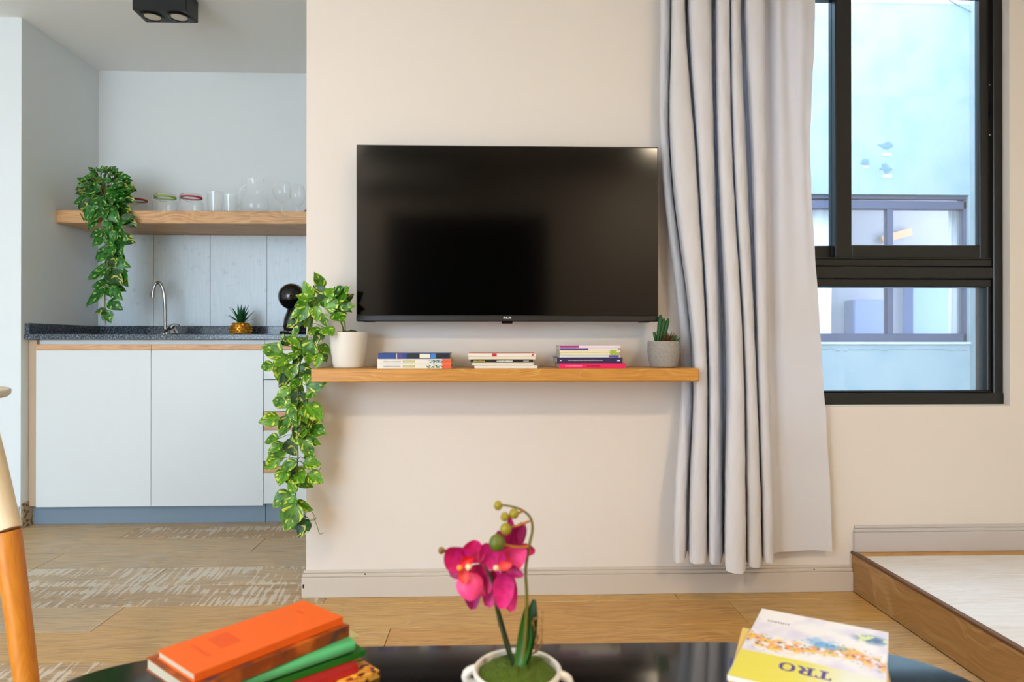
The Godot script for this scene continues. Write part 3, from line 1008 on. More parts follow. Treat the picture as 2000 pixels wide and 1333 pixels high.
	for g in [[421, 376.5, 16.0, "taller straight glass tumbler beside the red-sealed jar"], [450, 381.5, 14.0, "shorter straight glass tumbler beside the glass jug"]]:
		var h := P(g[0], g[1], zj).y - y_shelf
		var R: float = g[2] * pj
		s = shape()
		add_lathe(s, [Vector2(0, 0.001), Vector2(R * 0.80, 0.001), Vector2(R * 0.86, 0.006), Vector2(R, h), Vector2(R - 0.0022, h), Vector2(R * 0.82, 0.014), Vector2(0, 0.012)], 28)
		var o := obj("glass_tumbler", s, glass)
		o.position = Vector3(P(g[0], 400, zj).x, y_shelf, zj)
		tag(o, g[3], "tumbler", "glass tumblers on the kitchen shelf")
	var jug := thing("glass_jug", "round-bellied clear glass jug with handle and pouring lip", "jug", Vector3(P(498, 400, zj).x, y_shelf, zj))
	var jh := P(498, 351, zj).y - y_shelf
	var jr := 26.5 * pj
	s = shape()
	add_lathe(s, [Vector2(0, 0.001), Vector2(jr * 0.75, 0.001), Vector2(jr * 0.94, 0.018), Vector2(jr, jh * 0.28), Vector2(jr * 0.93, jh * 0.42), Vector2(jr * 0.76, jh * 0.55), Vector2(jr * 0.62, jh * 0.64), Vector2(jr * 0.58, jh * 0.75), Vector2(jr * 0.60, jh * 0.92), Vector2(jr * 0.64, jh), Vector2(jr * 0.61, jh * 0.995)], 36)
	obj("body", s, glass, jug)
	s = shape()
	add_tube(s, curve([Vector3(-jr * 0.60, jh * 0.86, 0), Vector3(-jr * 0.86, jh * 0.80, 0), Vector3(-jr * 1.14, jh * 0.66, 0), Vector3(-jr * 1.24, jh * 0.46, 0), Vector3(-jr * 1.02, jh * 0.30, 0)], 5), 0.0045, 8)
	obj("handle", s, glass, jug)
	s = shape()
	add_tube(s, [Vector3(jr * 0.56, jh * 0.95, 0), Vector3(jr * 0.66, jh * 1.0, 0), Vector3(jr * 0.78, jh * 0.975, 0)], [0.003, 0.0045, 0.003], 8)
	obj("lip", s, glass, jug)
	for g in [[551, 356, 18.0, zj + 0.045, "bigger stemmed wine glass beside the glass jug"], [581, 362, 16.0, zj - 0.05, "smaller stemmed wine glass near the end of the kitchen shelf"]]:
		var h := P(g[0], g[1], g[3]).y - y_shelf
		var R: float = g[2] * pj
		var wg := thing("wine_glass", g[4], "wine glass", Vector3(P(g[0], 400, g[3]).x, y_shelf, g[3]), 0.0, "wine glasses on the kitchen shelf")
		s = shape()
		add_lathe(s, [Vector2(0.0, h * 0.34), Vector2(R * 0.35, h * 0.36), Vector2(R * 0.74, h * 0.45), Vector2(R * 0.97, h * 0.60), Vector2(R, h * 0.74), Vector2(R * 0.86, h * 0.92), Vector2(R * 0.78, h), Vector2(R * 0.76, h)], 28)
		obj("bowl", s, glass, wg)
		s = shape()
		add_lathe(s, [Vector2(R * 0.78, 0.0), Vector2(R * 0.78, 0.002), Vector2(R * 0.25, 0.005), Vector2(0.0042, 0.012), Vector2(0.0038, h * 0.30), Vector2(0.008, h * 0.35), Vector2(0, h * 0.345)], 20)
		obj("stem", s, glass, wg)
	# grip of a steel utensil at the end of the shelf
	s = shape()
	var e := P(598, 409, ZS - 0.05)
	for q in [0.0, 0.012]:
		add_tube(s, curve([Vector3(-0.013, 0.005 + q * 0.15, 0), Vector3(0.02, 0.012 + q, 0), Vector3(0.10, 0.017 + q, -0.01), Vector3(0.15, 0.004 + q * 0.2, -0.02)], 4), 0.0035, 8)
	var ut := obj("steel_tongs", s, mat("dark_steel", Color(0.25, 0.26, 0.27), 0.25, 0.9))
	ut.position = Vector3(e.x, y_shelf, e.z)
	tag(ut, "dark steel tongs lying at the end of the kitchen shelf by the corner", "tongs")
	kitchen_ivy()

# ---------------------------------------------------------------- trailing plants
var leaf_shapes := []
var leaf_greens := []

func leaf_pic(seed_: int, green: Color, deep: Color, cream: Color, share: float) -> ImageTexture:
	var n := noise(seed_, 2)
	return picture(72, 96, func(u: float, v: float) -> Color:
		var x := absf(u - 0.5) * 2.0
		var vein := sin((v * 9.0 - x * 3.0) * PI)
		var c := green.lerp(deep, clampf(n.get_noise_2d(u * 3.0, v * 3.0) + 0.3, 0.0, 1.0))
		var blot := n.get_noise_2d((u - 0.5) * 1.5 + 7.0, (v - x * 0.35) * 2.3) + vein * 0.05 + (x - 0.45) * 0.22
		c = c.lerp(cream, clampf((blot - 0.42 + share) * 7.0, 0.0, 1.0))
		return c.lerp(cream, clampf(1.0 - x * 16.0, 0.0, 1.0) * 0.35))

func make_leaf(curl: float, fold: float, wide: float) -> ArrayMesh:
	var s := shape()
	var grid := []
	for i in 10:
		var u := i / 9.0
		var w := wide * pow(sin(PI * pow(clampf(u, 0.002, 0.998), 0.66)), 0.85)
		var row := []
		for k in 7:
			var x := (k / 6.0 - 0.5) * 2.0 * w
			row.append(Vector3(x, u - curl * 0.25 * u * u, -curl * u * u + fold * absf(x) + 0.015 * sin(u * 9.0 + k)))
		grid.append(row)
	add_sheet(s, grid, true)
	s.generate_normals()
	return s.commit()

func leaf_kinds() -> void:
	if leaf_shapes:
		return
	leaf_shapes = [make_leaf(0.16, 0.22, 0.33), make_leaf(0.30, 0.30, 0.30), make_leaf(-0.12, 0.18, 0.36)]
	var looks := [
		[51, Color(0.30, 0.52, 0.08), Color(0.15, 0.36, 0.06), Color(0.78, 0.80, 0.28), 0.02],
		[52, Color(0.40, 0.62, 0.10), Color(0.26, 0.48, 0.07), Color(0.82, 0.84, 0.35), -0.05],
		[53, Color(0.13, 0.33, 0.10), Color(0.07, 0.22, 0.07), Color(0.76, 0.76, 0.32), 0.08],
		[54, Color(0.13, 0.42, 0.11), Color(0.06, 0.25, 0.07), Color(0.62, 0.76, 0.36), 0.03],
		[55, Color(0.20, 0.50, 0.12), Color(0.08, 0.32, 0.08), Color(0.70, 0.82, 0.45), -0.03],
	]
	for q in looks:
		var m := mat("leaf_%d" % q[0], Color.WHITE, 0.38)
		m.albedo_texture = leaf_pic(q[0], q[1], q[2], q[3], q[4])
		m.backlight_enabled = true
		m.backlight = Color(0.45, 0.5, 0.2)
		leaf_greens.append(m)

func add_leaf(parent: Node, base: Vector3, tip: Vector3, facing: Vector3, kind: int, look: int, wide := 1.0) -> void:
	var y := tip - base
	var l := y.length()
	y /= l
	l *= 1.12
	var z := (facing - y * facing.dot(y)).normalized()
	var x := y.cross(z)
	put("leaf", leaf_shapes[kind], leaf_greens[look], Transform3D(Basis(x * l * wide, y * l, z * l), base), parent)

func pothos() -> void:
	leaf_kinds()
	var zp := 0.105
	var c := P(681, 715, zp)
	var t := thing("potted_pothos", "variegated pothos trailing over the shelf end from a white tapered pot", "potted plant", Vector3(c.x, ys, zp))
	var k := (EYE.z - zp) / F
	var h := P(681, 649, zp).y - ys
	var s := shape()
	add_lathe(s, [Vector2(0, 0.0005), Vector2(27 * k, 0.0005), Vector2(29 * k, 0.004), Vector2(33.5 * k, h * 0.45), Vector2(37.5 * k, h - 0.003), Vector2(37 * k, h), Vector2(35 * k, h), Vector2(34 * k, h - 0.014), Vector2(0, h - 0.016)], 40)
	obj("pot", s, mat("matt_white_ceramic", Color(0.88, 0.85, 0.80), 0.5), t)
	s = shape()
	var n := noise(91, 3)
	for ring in 5:
		for i in 24:
			var q := []
			for e in [[ring, i], [ring, i + 1], [ring + 1, i + 1], [ring + 1, i]]:
				var r: float = e[0] / 5.0 * 34.5 * k
				var w: float = TAU * (int(e[1]) % 24) / 24.0
				q.append(Vector3(cos(w) * r, h - 0.006 + 0.012 * n.get_noise_2d(cos(w) * r * 90.0, sin(w) * r * 90.0) + 0.008 * (1.0 - e[0] / 5.0), sin(w) * r))
			tri(s, q[0], q[1], q[2], Vector3(0, -1, 0))
			tri(s, q[0], q[2], q[3], Vector3(0, -1, 0))
	obj("soil", s, mat("mossy_soil", Color(0.32, 0.27, 0.15), 0.95), t)
	# leaves: base and tip as seen, hung at the depth of the pot and the shelf end
	var seen := [[630, 565, 617, 534], [612, 582, 590, 554], [642, 582, 616, 562], [648, 580, 667, 560], [655, 585, 675, 566], [660, 588, 684, 565], [664, 592, 689, 576], [650, 592, 672, 580], [656, 600, 680, 592], [640, 600, 662, 612], [648, 604, 668, 622], [636, 588, 652, 566], [620, 580, 604, 612], [662, 596, 686, 598], [656, 590, 678, 584], [650, 606, 676, 600], [644, 594, 660, 574], [654, 612, 670, 630], [652, 598, 684, 605], [646, 610, 674, 613],
		[606, 585, 580, 580], [600, 590, 577, 598], [594, 603, 565, 618], [592, 616, 566, 638], [602, 596, 583, 627], [616, 598, 618, 626], [628, 612, 638, 636], [634, 602, 662, 588], [612, 620, 598, 652], [632, 640, 648, 658],
		[630, 646, 614, 672], [612, 664, 596, 704], [624, 674, 642, 692], [626, 685, 637, 707], [624, 690, 618, 717], [552, 691, 517, 681], [568, 666, 590, 673], [562, 676, 550, 656], [574, 658, 584, 636], [560, 693, 535, 713],
		[536, 713, 505, 719], [558, 698, 536, 716], [577, 710, 568, 740], [560, 703, 540, 750], [578, 722, 550, 754], [590, 712, 602, 738], [596, 730, 603, 750], [598, 753, 635, 748], [568, 757, 541, 774], [562, 788, 528, 781],
		[572, 762, 566, 793], [585, 762, 585, 802], [596, 776, 613, 769], [598, 790, 625, 821], [600, 783, 597, 830], [545, 816, 508, 825], [564, 812, 549, 844], [578, 798, 560, 827], [578, 832, 578, 858], [592, 818, 593, 852],
		[570, 828, 543, 850], [545, 857, 513, 860], [552, 865, 528, 883], [562, 878, 518, 898], [546, 897, 514, 917], [560, 860, 577, 888], [592, 860, 611, 892], [592, 870, 604, 888], [594, 896, 615, 890], [592, 905, 624, 906],
		[580, 902, 543, 919], [556, 915, 548, 946], [578, 912, 579, 948], [581, 933, 608, 953], [577, 965, 566, 940], [568, 962, 534, 988], [577, 968, 553, 1008], [579, 983, 560, 1032], [577, 984, 606, 997], [603, 1015, 581, 1047], [594, 1010, 564, 1031],
		[640, 590, 655, 575], [622, 585, 640, 600], [608, 640, 622, 660], [598, 660, 575, 690], [604, 610, 590, 640], [590, 690, 575, 715], [580, 690, 560, 705], [606, 690, 600, 715], [588, 740, 570, 760], [575, 745, 592, 765], [586, 810, 570, 838], [572, 845, 590, 868]]
	var fill := RandomNumberGenerator.new()
	fill.seed = 23
	for q in 14:
		var fy := fill.randf_range(650, 960)
		var fx := 582.0 + fill.randf_range(-22, 22)
		var fa := fill.randf_range(-1.2, 1.2)
		seen.append([fx, fy, fx + sin(fa) * 32.0, fy + cos(fa) * 30.0])
	var origin := t.position
	var i := 0
	var paths := shape()
	var mid := [[668, 645], [655, 605], [630, 585], [612, 600], [603, 640], [597, 680], [585, 715], [583, 760], [580, 800], [578, 850], [582, 890], [578, 930], [577, 965], [582, 990], [598, 1012]]
	var trail := []
	for q in mid:
		var z: float = 0.13 if q[1] < 660 else 0.125
		trail.append(P(q[0], q[1], z) - origin)
	trail[0] = Vector3(-0.01, h - 0.01, 0.0)
	trail = curve(trail, 6)
	add_tube(paths, trail, 0.0022, 6)
	for q in [[[672, 648], [664, 615], [658, 600]], [[675, 648], [670, 612], [650, 585], [632, 566]]]:
		var st := []
		for e in q:
			st.append(P(e[0], e[1], 0.12) - origin)
		st[0].y = h - 0.01
		add_tube(paths, curve(st, 5), 0.0018, 6)
	for q in seen:
		var zb := 0.115 + rng.randf_range(-0.025, 0.045)
		if q[0] > 630.0:
			zb = 0.145 + rng.randf_range(0.0, 0.03)
		var zt := zb + rng.randf_range(-0.01, 0.035)
		var a := P(q[0], q[1], zb) - origin
		var b := P(q[2], q[3], zt) - origin
		var near: Vector3 = trail[0]
		for p in trail:
			if p.distance_to(a) < near.distance_to(a):
				near = p
		add_tube(paths, [near, near.lerp(a, 0.5) + Vector3(0, 0.006, 0.004), a], 0.0011, 5)
		var facing := Vector3(rng.randf_range(-0.5, 0.5), rng.randf_range(-0.1, 0.9), 1.0)
		var look: int = [0, 1, 2, 0, 1, 0, 1][i % 7]
		if q[0] > 640 and q[1] < 620:
			look = [2, 0, 2, 3][i % 4]
		add_leaf(t, a, b, facing, i % 3, look, [1.0, 1.15, 0.9, 1.25][i % 4])
		i += 1
	for q in [[[590, 905], [606, 916], [622, 920], [627, 912]], [[600, 985], [612, 1005], [617, 1015], [604, 1017]], [[612, 1010], [620, 1030], [624, 1043], [632, 1041]], [[575, 868], [563, 900], [561, 920]]]:
		var st := []
		for e in q:
			st.append(P(e[0], e[1], 0.13) - origin)
		add_tube(paths, curve(st, 5), 0.0010, 5)
	obj("stem", paths, mat("vine_stem", Color(0.34, 0.42, 0.12), 0.6), t)

func kitchen_ivy() -> void:
	leaf_kinds()
	var zc := ZS - 0.075
	var c := P(204, 410, zc)
	var t := thing("trailing_ivy", "deep green variegated ivy hanging from the kitchen shelf down to the worktop", "plant", Vector3(c.x, y_shelf, zc))
	var origin := t.position
	var s := shape()
	add_lathe(s, [Vector2(0, 0.0005), Vector2(0.034, 0.0005), Vector2(0.045, 0.085), Vector2(0.042, 0.085), Vector2(0.0, 0.075)], 24)
	obj("pot", s, mat("dark_green_pot", Color(0.10, 0.16, 0.09), 0.6), t)
	var zf := ZS + 0.022
	var trail := []
	for q in [[206, 385, zc], [208, 400, zc + 0.05], [212, 416, ZS + 0.012], [214, 440, zf], [212, 470, zf], [210, 505, zf], [207, 540, zf], [205, 580, zf], [205, 612, zf], [206, 636, zf]]:
		trail.append(P(q[0], q[1], q[2]) - origin)
	trail = curve(trail, 6)
	var paths := shape()
	add_tube(paths, trail, 0.0026, 6)
	var side := []
	for q in [[214, 440, zf], [217, 470, zf], [218, 500, zf + 0.01], [224, 520, zf], [216, 532, zf], [209, 545, zf]]:
		side.append(P(q[0], q[1], q[2]) - origin)
	add_tube(paths, curve(side, 5), 0.0022, 6)
	var seen := [[190, 428, 172, 448], [205, 428, 215, 452], [228, 434, 263, 428], [236, 424, 266, 441], [212, 443, 243, 453], [202, 450, 180, 463], [205, 462, 178, 479], [222, 458, 233, 480], [232, 463, 263, 475], [226, 470, 236, 498],
		[208, 488, 181, 503], [214, 494, 194, 512], [222, 488, 242, 513], [217, 507, 199, 523], [210, 519, 188, 531], [208, 529, 170, 542], [226, 509, 249, 521], [220, 524, 242, 547], [211, 530, 236, 553], [233, 528, 243, 558], [205, 563, 177, 597],
		[220, 558, 235, 586], [213, 588, 233, 602], [207, 604, 188, 613], [208, 606, 216, 629], [206, 612, 200, 624], [215, 478, 222, 500], [212, 455, 205, 475], [214, 540, 226, 552]]
	var r2 := RandomNumberGenerator.new()
	r2.seed = 19
	for i in 22:
		var ty := r2.randf_range(440, 560)
		var tx := 213.0 + r2.randf_range(-10, 14)
		var ta := r2.randf_range(-1.3, 1.3)
		seen.append([tx, ty, tx + sin(ta) * 27.0, ty + cos(ta) * 22.0])
	for i in 104:
		var w := TAU * i * 0.381966
		var f := sqrt((i + 0.5) / 104.0)
		var bx := 203.0 + cos(w) * f * 34.0
		var by := 371.0 + sin(w) * f * 40.0
		var out := Vector2(cos(w), sin(w) * 0.9 + 0.35).rotated(r2.randf_range(-0.6, 0.6))
		seen.append([bx, by, bx + out.x * r2.randf_range(20, 31), by + out.y * r2.randf_range(17, 27)])
	var i := 0
	for q in seen:
		var up: bool = i >= 51
		var zb := (zc + r2.randf_range(-0.03, 0.085)) if up else zf + r2.randf_range(-0.012, 0.02)
		if up and q[1] > 398.0:
			zb = ZS + 0.015 + r2.randf_range(0.0, 0.03)
		var zt := zb + r2.randf_range(-0.005, 0.03)
		if up and maxf(q[0], q[2]) > 236.0:
			zb = ZS - 0.02 + r2.randf_range(0.0, 0.02)
			zt = zb + 0.02
		if q[3] > 405.0:
			zt = maxf(zt, ZS + 0.012)
		var a := P(q[0], q[1], zb) - origin
		var b := P(q[2], q[3], zt) - origin
		if a.x + origin.x < XL + 0.01: a.x = XL + 0.01 - origin.x
		if b.x + origin.x < XL + 0.01: b.x = XL + 0.01 - origin.x
		var near: Vector3 = trail[0]
		for p in trail:
			if p.distance_to(a) < near.distance_to(a):
				near = p
		add_tube(paths, [near, near.lerp(a, 0.5) + Vector3(0, 0.008, 0.004), a], 0.0012, 5)
		add_leaf(t, a, b, Vector3(r2.randf_range(-0.5, 0.5), r2.randf_range(0.0, 0.9), 1.0), i % 3, [3, 4, 3, 2, 4][i % 5], [1.0, 1.2, 0.95][i % 3])
		i += 1
	obj("stem", paths, mat("ivy_stem", Color(0.55, 0.52, 0.28), 0.7), t)

# ---------------------------------------------------------------- television and wall shelf
var ys: float          # top of the wall shelf
const ZW := 0.20       # its front

func tv_and_shelf() -> void:
	var z := 0.10
	var a := P(696, 282, z)
	var b := P(1286, 628.5, z)
	var cx := (a.x + b.x) / 2.0
	var cy := (a.y + b.y) / 2.0
	var w := b.x - a.x
	var h := a.y - b.y
	var t := thing("television", "large black flat television mounted on the cream wall", "television", Vector3(cx, cy, 0))
	var s := shape()
	add_box(s, Vector3(0, 0, z - 0.018), Vector3(w, h, 0.034), 0.002)
	add_box(s, Vector3(0, -h * 0.12, z - 0.05), Vector3(w * 0.72, h * 0.62, 0.04), 0.01)
	obj("housing", s, mat("tv_black_plastic", Color(0.035, 0.033, 0.030), 0.38), t)
	var hb := P(990, 616, z).y - b.y
	s = shape()
	add_span(s, Vector3(-w / 2 + 0.003, -h / 2 + hb, z - 0.004), Vector3(w / 2 - 0.003, h / 2 - 0.004, z + 0.0004), 0.0005)
	var scr := mat("tv_screen_glass", Color(0.004, 0.004, 0.005), 0.11, 0.0, 0.40)
	obj("screen", s, scr, t)
	s = shape()
	add_span(s, Vector3(-w / 2, -h / 2, z - 0.006), Vector3(w / 2, -h / 2 + hb - 0.0005, z + 0.002), 0.002)
	obj("bezel", s, mat("tv_bezel", Color(0.085, 0.08, 0.07), 0.42), t)
	var p := P(990.5, 623, z) - t.position
	lettering("RCA", 0.0072, mat("logo_white", Color(0.92, 0.92, 0.90), 0.5), Transform3D(Basis(Vector3(1.35, 0, 0), Vector3(0, 1, 0), Vector3(0, 0, 1)), Vector3(p.x, p.y + 0.0028, z + 0.0022)), t)
	s = shape()
	add_box(s, Vector3(p.x, -h / 2 - 0.003, z - 0.008), Vector3(0.036, 0.008, 0.02), 0.002)
	obj("sensor", s, mat("sensor_black", Color(0.008, 0.008, 0.008), 0.2), t)
	for x in [-w * 0.46, w * 0.455]:
		s = shape()
		add_box(s, Vector3(x, -h / 2 - 0.001, z - 0.018), Vector3(0.035, 0.004, 0.02), 0.001)
		obj("foot_socket", s, mats["tv_black_plastic"], t)
	s = shape()
	add_span(s, Vector3(-0.2, -0.13, 0.0), Vector3(0.2, 0.13, z - 0.065), 0.002)
	obj("bracket", s, mat("black_bracket", Color(0.04, 0.04, 0.04), 0.5), t)
	# shelf
	ys = P(990, 720.5, ZW).y
	var x0 := P(607, 735, ZW).x
	var x1 := P(1365.5, 735, ZW).x
	var yb := P(990, 746.5, ZW).y
	s = shape()
	add_span(s, Vector3(x0, yb, 0.0), Vector3(x1, ys, ZW), 0.003)
	var m := wood("oak_shelf", wood_picture(34, Color(0.80, 0.56, 0.24), Color(0.63, 0.39, 0.13), Color(0.87, 0.66, 0.34), 0.0, 0.8), Vector3(0.82, 7.0, 3.0), 0.42, Vector3(0.45, 0.2, 0.5))
	tag(obj("wall_shelf", s, m), "long oak floating shelf under the television", "shelf")

func make_book(called: String, label: String, category: String, at: Vector3, turn: float, len_: float, wide: float, thick: float, cover: Material, pages: Material, group := "", sheets := 0.0014) -> Node3D:
	# length along x, spine at +z, base centre at the origin
	var t := thing(called, label, category, at, turn, group)
	var c := minf(sheets, thick * 0.25)
	var s := shape()
	add_box(s, Vector3(0, c / 2, 0), Vector3(len_, c, wide), c * 0.3)
	add_box(s, Vector3(0, thick - c / 2, 0), Vector3(len_, c, wide), c * 0.3)
	add_box(s, Vector3(0, thick / 2, wide / 2 - c / 2), Vector3(len_, thick, c * 1.2), c * 0.35)
	obj("cover", s, cover, t)
	s = shape()
	add_box(s, Vector3(0, thick / 2, -0.001), Vector3(len_ - 0.004, thick - 2 * c - 0.0001, wide - 0.004), 0.0003)
	obj("pages", s, pages, t)
	return t

func mark(book: Node3D, m: Material, x0: float, x1: float, y0: float, y1: float, zf: float, called := "spine_print") -> void:
	var s := shape()
	add_span(s, Vector3(x0, y0, zf - 0.0005), Vector3(x1, y1, zf + 0.0003), 0.0)
	obj(called, s, m, book)

func ticks(book: Node3D, m: Material, x0: float, x1: float, y0: float, y1: float, zf: float, seed_: int) -> void:
	# a line of print too small to read: separate strokes
	var r := RandomNumberGenerator.new()
	r.seed = seed_
	var s := shape()
	var x := x0
	while x < x1:
		var w := r.randf_range(0.0012, 0.0024)
		add_span(s, Vector3(x, y0, zf - 0.0005), Vector3(minf(x + w, x1), y1 * r.randf_range(0.85, 1.0) + y0 * 0.0, zf + 0.0003), 0.0)
		x += w + r.randf_range(0.0006, 0.0012)
	obj("spine_print", s, m, book)

func shelf_things() -> void:
	pothos()
	var paper := mat("book_paper", Color(0.76, 0.71, 0.61), 0.8)
	var k := (EYE.z - 0.185) / F
	var zf := 0.185
	var W := 0.145
	# row: [name, label, px0, px1, thickness px, cover colour, group]
	var white_c := mat("white_cover", Color(0.90, 0.87, 0.82), 0.45)
	var y := ys
	var put_book := func(label: String, px0: float, px1: float, thick_px: float, cover: Material, wide: float, turn: float, group: String, y_: float) -> Node3D:
		var a := P(px0, 700, zf)
		var b := P(px1, 700, zf)
		return make_book("book", label, "book", Vector3((a.x + b.x) / 2.0, y_, zf - wide / 2.0), turn, b.x - a.x, wide, thick_px * k, cover, paper, group)
	# first stack: travel guides
	var g1 := "book stack beside the white plant pot"
	var teal := mat("spine_green", Color(0.16, 0.42, 0.20), 0.5)
	var orange := mat("spine_orange", Color(0.90, 0.35, 0.14), 0.5)
	var h := 9.2 * k
	var names := ["white guide book with an orange spine end, bottom of the stack beside the plant pot", "white guide book with an orange spine end, under the blue book"]
	for i in 2:
		var bk: Node3D = put_book.call(names[i], 737, 881, 9.2, white_c, W, 0.0, g1, y)
		var l := 144 * k / 2.0
		var z := W / 2.0 + 0.0002
		mark(bk, orange, l - 18 * k, l - 0.0005, 0.0006, h - 0.0006, z)
		var r := RandomNumberGenerator.new()
		r.seed = 60 + i
		var s := shape()
		for q in 34:
			var x := l - (19 + r.randf() * 30.0) * k
			var yy := r.randf_range(0.001, h - 0.004)
			add_span(s, Vector3(x, yy, z - 0.0005), Vector3(x + r.randf_range(0.002, 0.006), yy + r.randf_range(0.001, 0.0028), z + 0.0003 + q * 0.000004), 0.0)
		obj("spine_print", s, [teal, mat("spine_teal", Color(0.18, 0.40, 0.42), 0.5)][i], bk)
		ticks(bk, mat("spine_grey_print", Color(0.62, 0.62, 0.62), 0.6), -l + 12 * k, -l + 46 * k, h * 0.3, h * 0.62, z, 70 + i)
		ticks(bk, mat("spine_olive_print", Color(0.72, 0.70, 0.36), 0.6), -l + 50 * k, -l + 74 * k, h * 0.2, h * 0.8, z, 80 + i)
		y += h + 0.0004
	var blue := mat("blue_cover", Color(0.10, 0.24, 0.52), 0.35)
	var b3: Node3D = put_book.call("thick blue book with dark spine, top of the stack beside the plant pot", 738, 878, 11.0, blue, W, 0.012, g1, y)
	var lb := 140 * k / 2.0
	mark(b3, mat("spine_black", Color(0.06, 0.07, 0.10), 0.4), -lb + 56 * k, lb - 0.001, 0.0006, 11.0 * k - 0.0006, W / 2 + 0.0002)
	mark(b3, white_c, -lb + 81 * k, -lb + 101 * k, 0.002, 11.0 * k - 0.002, W / 2 + 0.0006, "spine_sticker")
	mark(b3, mat("spine_sky", Color(0.20, 0.50, 0.80), 0.4), -lb + 102 * k, -lb + 112 * k, 0.001, 11.0 * k - 0.001, W / 2 + 0.0006)
	mark(b3, mat("spine_violet", Color(0.30, 0.22, 0.50), 0.4), -lb + 38 * k, -lb + 48 * k, 0.0006, 11.0 * k - 0.0006, W / 2 + 0.0004)
	mark(b3, white_c, -lb + 35 * k, -lb + 37 * k, 0.0006, 11.0 * k - 0.0006, W / 2 + 0.0004)
	# second stack
	var g2 := "book stack under the middle of the television"
	y = ys
	var thin := 5.6 * k
	put_book.call("thin white book at the bottom of the middle stack on the shelf", 927, 1050, 5.6, white_c, W, -0.01, g2, y)
	y += thin + 0.0003
	put_book.call("thin white book under the black-spined one in the middle stack", 922, 1042, 5.6, mat("ivory_cover", Color(0.88, 0.83, 0.74), 0.5), W, 0.01, g2, y)
	y += thin + 0.0003
	var bl: Node3D = put_book.call("black-spined book with white and yellow print in the middle stack", 919, 1041, 6.0, mat("black_cover", Color(0.07, 0.065, 0.06), 0.4), W, 0.0, g2, y)
	var l2 := 122 * k / 2.0
	ticks(bl, mat("spine_yellow_print", Color(0.80, 0.74, 0.30), 0.5), -l2 + 6 * k, -l2 + 28 * k, 0.003, 0.0066, W / 2 + 0.0002, 90)
	ticks(bl, mat("spine_white_print", Color(0.92, 0.92, 0.90), 0.5), -l2 + 51 * k, -l2 + 82 * k, 0.002, 0.0072, W / 2 + 0.0002, 91)
	mark(bl, mats["spine_white_print"], l2 - 19 * k, l2 - 8 * k, 0.004, 0.0055, W / 2 + 0.0002)
	y += 6.0 * k + 0.0003
	put_book.call("ivory book lying on the black-spined one in the middle stack", 915, 1046, 5.6, mats["ivory_cover"], W, -0.006, g2, y)
	y += thin + 0.0003
	var top2: Node3D = put_book.call("white-spined book with orange cover and red square, top of the middle stack", 914, 1047, 6.0, white_c, W, 0.0, g2, y)
	var l3 := 133 * k / 2.0
	var red := mat("spine_red", Color(0.72, 0.08, 0.12), 0.5)
	mark(top2, red, -l3 + 47 * k, -l3 + 56 * k, 0.0004, 6.0 * k - 0.0004, W / 2 + 0.0002)
	mark(top2, red, l3 - 8 * k, l3 - 5 * k, 0.002, 0.0075, W / 2 + 0.0002)
	var s := shape()
	add_span(s, Vector3(-l3 + 0.001, 6.0 * k - 0.0002, -W / 2 + 0.001), Vector3(l3 - 0.001, 6.0 * k + 0.0004, W / 2 - 0.002), 0.0)
	obj("cover_print", s, mat("cover_orange", Color(0.86, 0.40, 0.24), 0.4), top2)
	# third stack
	var g3 := "book stack near the concrete pot"
	y = ys
	var pk: Node3D = put_book.call("hot pink book at the bottom of the stack near the concrete pot", 1092, 1223, 10.2, mat("pink_cover", Color(0.90, 0.10, 0.36), 0.4), W, 0.0, g3, y)
	var l4 := 131 * k / 2.0
	ticks(pk, mat("spine_pale_pink", Color(0.97, 0.62, 0.74), 0.5), -l4 + 12 * k, -l4 + 45 * k, 0.006, 0.0098, W / 2 + 0.0002, 95)
	ticks(pk, mat("spine_deep_pink", Color(0.62, 0.03, 0.22), 0.5), -l4 + 54 * k, -l4 + 80 * k, 0.005, 0.011, W / 2 + 0.0002, 96)
	y += 10.2 * k + 0.0003
	var nv: Node3D = put_book.call("navy book with pale title line on top of the pink book", 1088, 1216, 10.8, mat("navy_cover", Color(0.13, 0.11, 0.32), 0.4), W, 0.0, g3, y)
	var l5 := 128 * k / 2.0
	ticks(nv, mat("spine_cream_print", Color(0.86, 0.84, 0.68), 0.5), -l5 + 21 * k, -l5 + 89 * k, 0.0075, 0.0105, W / 2 + 0.0002, 97)
	mark(nv, mats["spine_white_print"], l5 - 10 * k, l5 - 5 * k, 0.006, 0.010, W / 2 + 0.0002)
	mark(nv, mats["spine_white_print"], -l5 + 5 * k, -l5 + 8 * k, 0.007, 0.009, W / 2 + 0.0002)
	y += 10.8 * k + 0.0003
	var mags := [["grey-white magazine lying directly on the navy book", Color(0.84, 0.84, 0.86), Color(0.36, 0.26, 0.58), 96, 116, 4.6], ["cream magazine with lime green spine end near the concrete pot", Color(0.90, 0.87, 0.70), Color(0.60, 0.72, 0.10), 97, 115, 4.6],
		["ivory magazine with lime green spine end and thin stripes near the concrete pot", Color(0.90, 0.86, 0.74), Color(0.62, 0.74, 0.12), 99, 112, 4.4], ["white magazine with violet spine half near the concrete pot", Color(0.90, 0.86, 0.86), Color(0.34, 0.20, 0.52), 0, 56, 4.4],
		["pale pink magazine with magenta spine, top of the stack near the concrete pot", Color(0.92, 0.84, 0.88), Color(0.62, 0.14, 0.48), 0, 38, 4.6]]
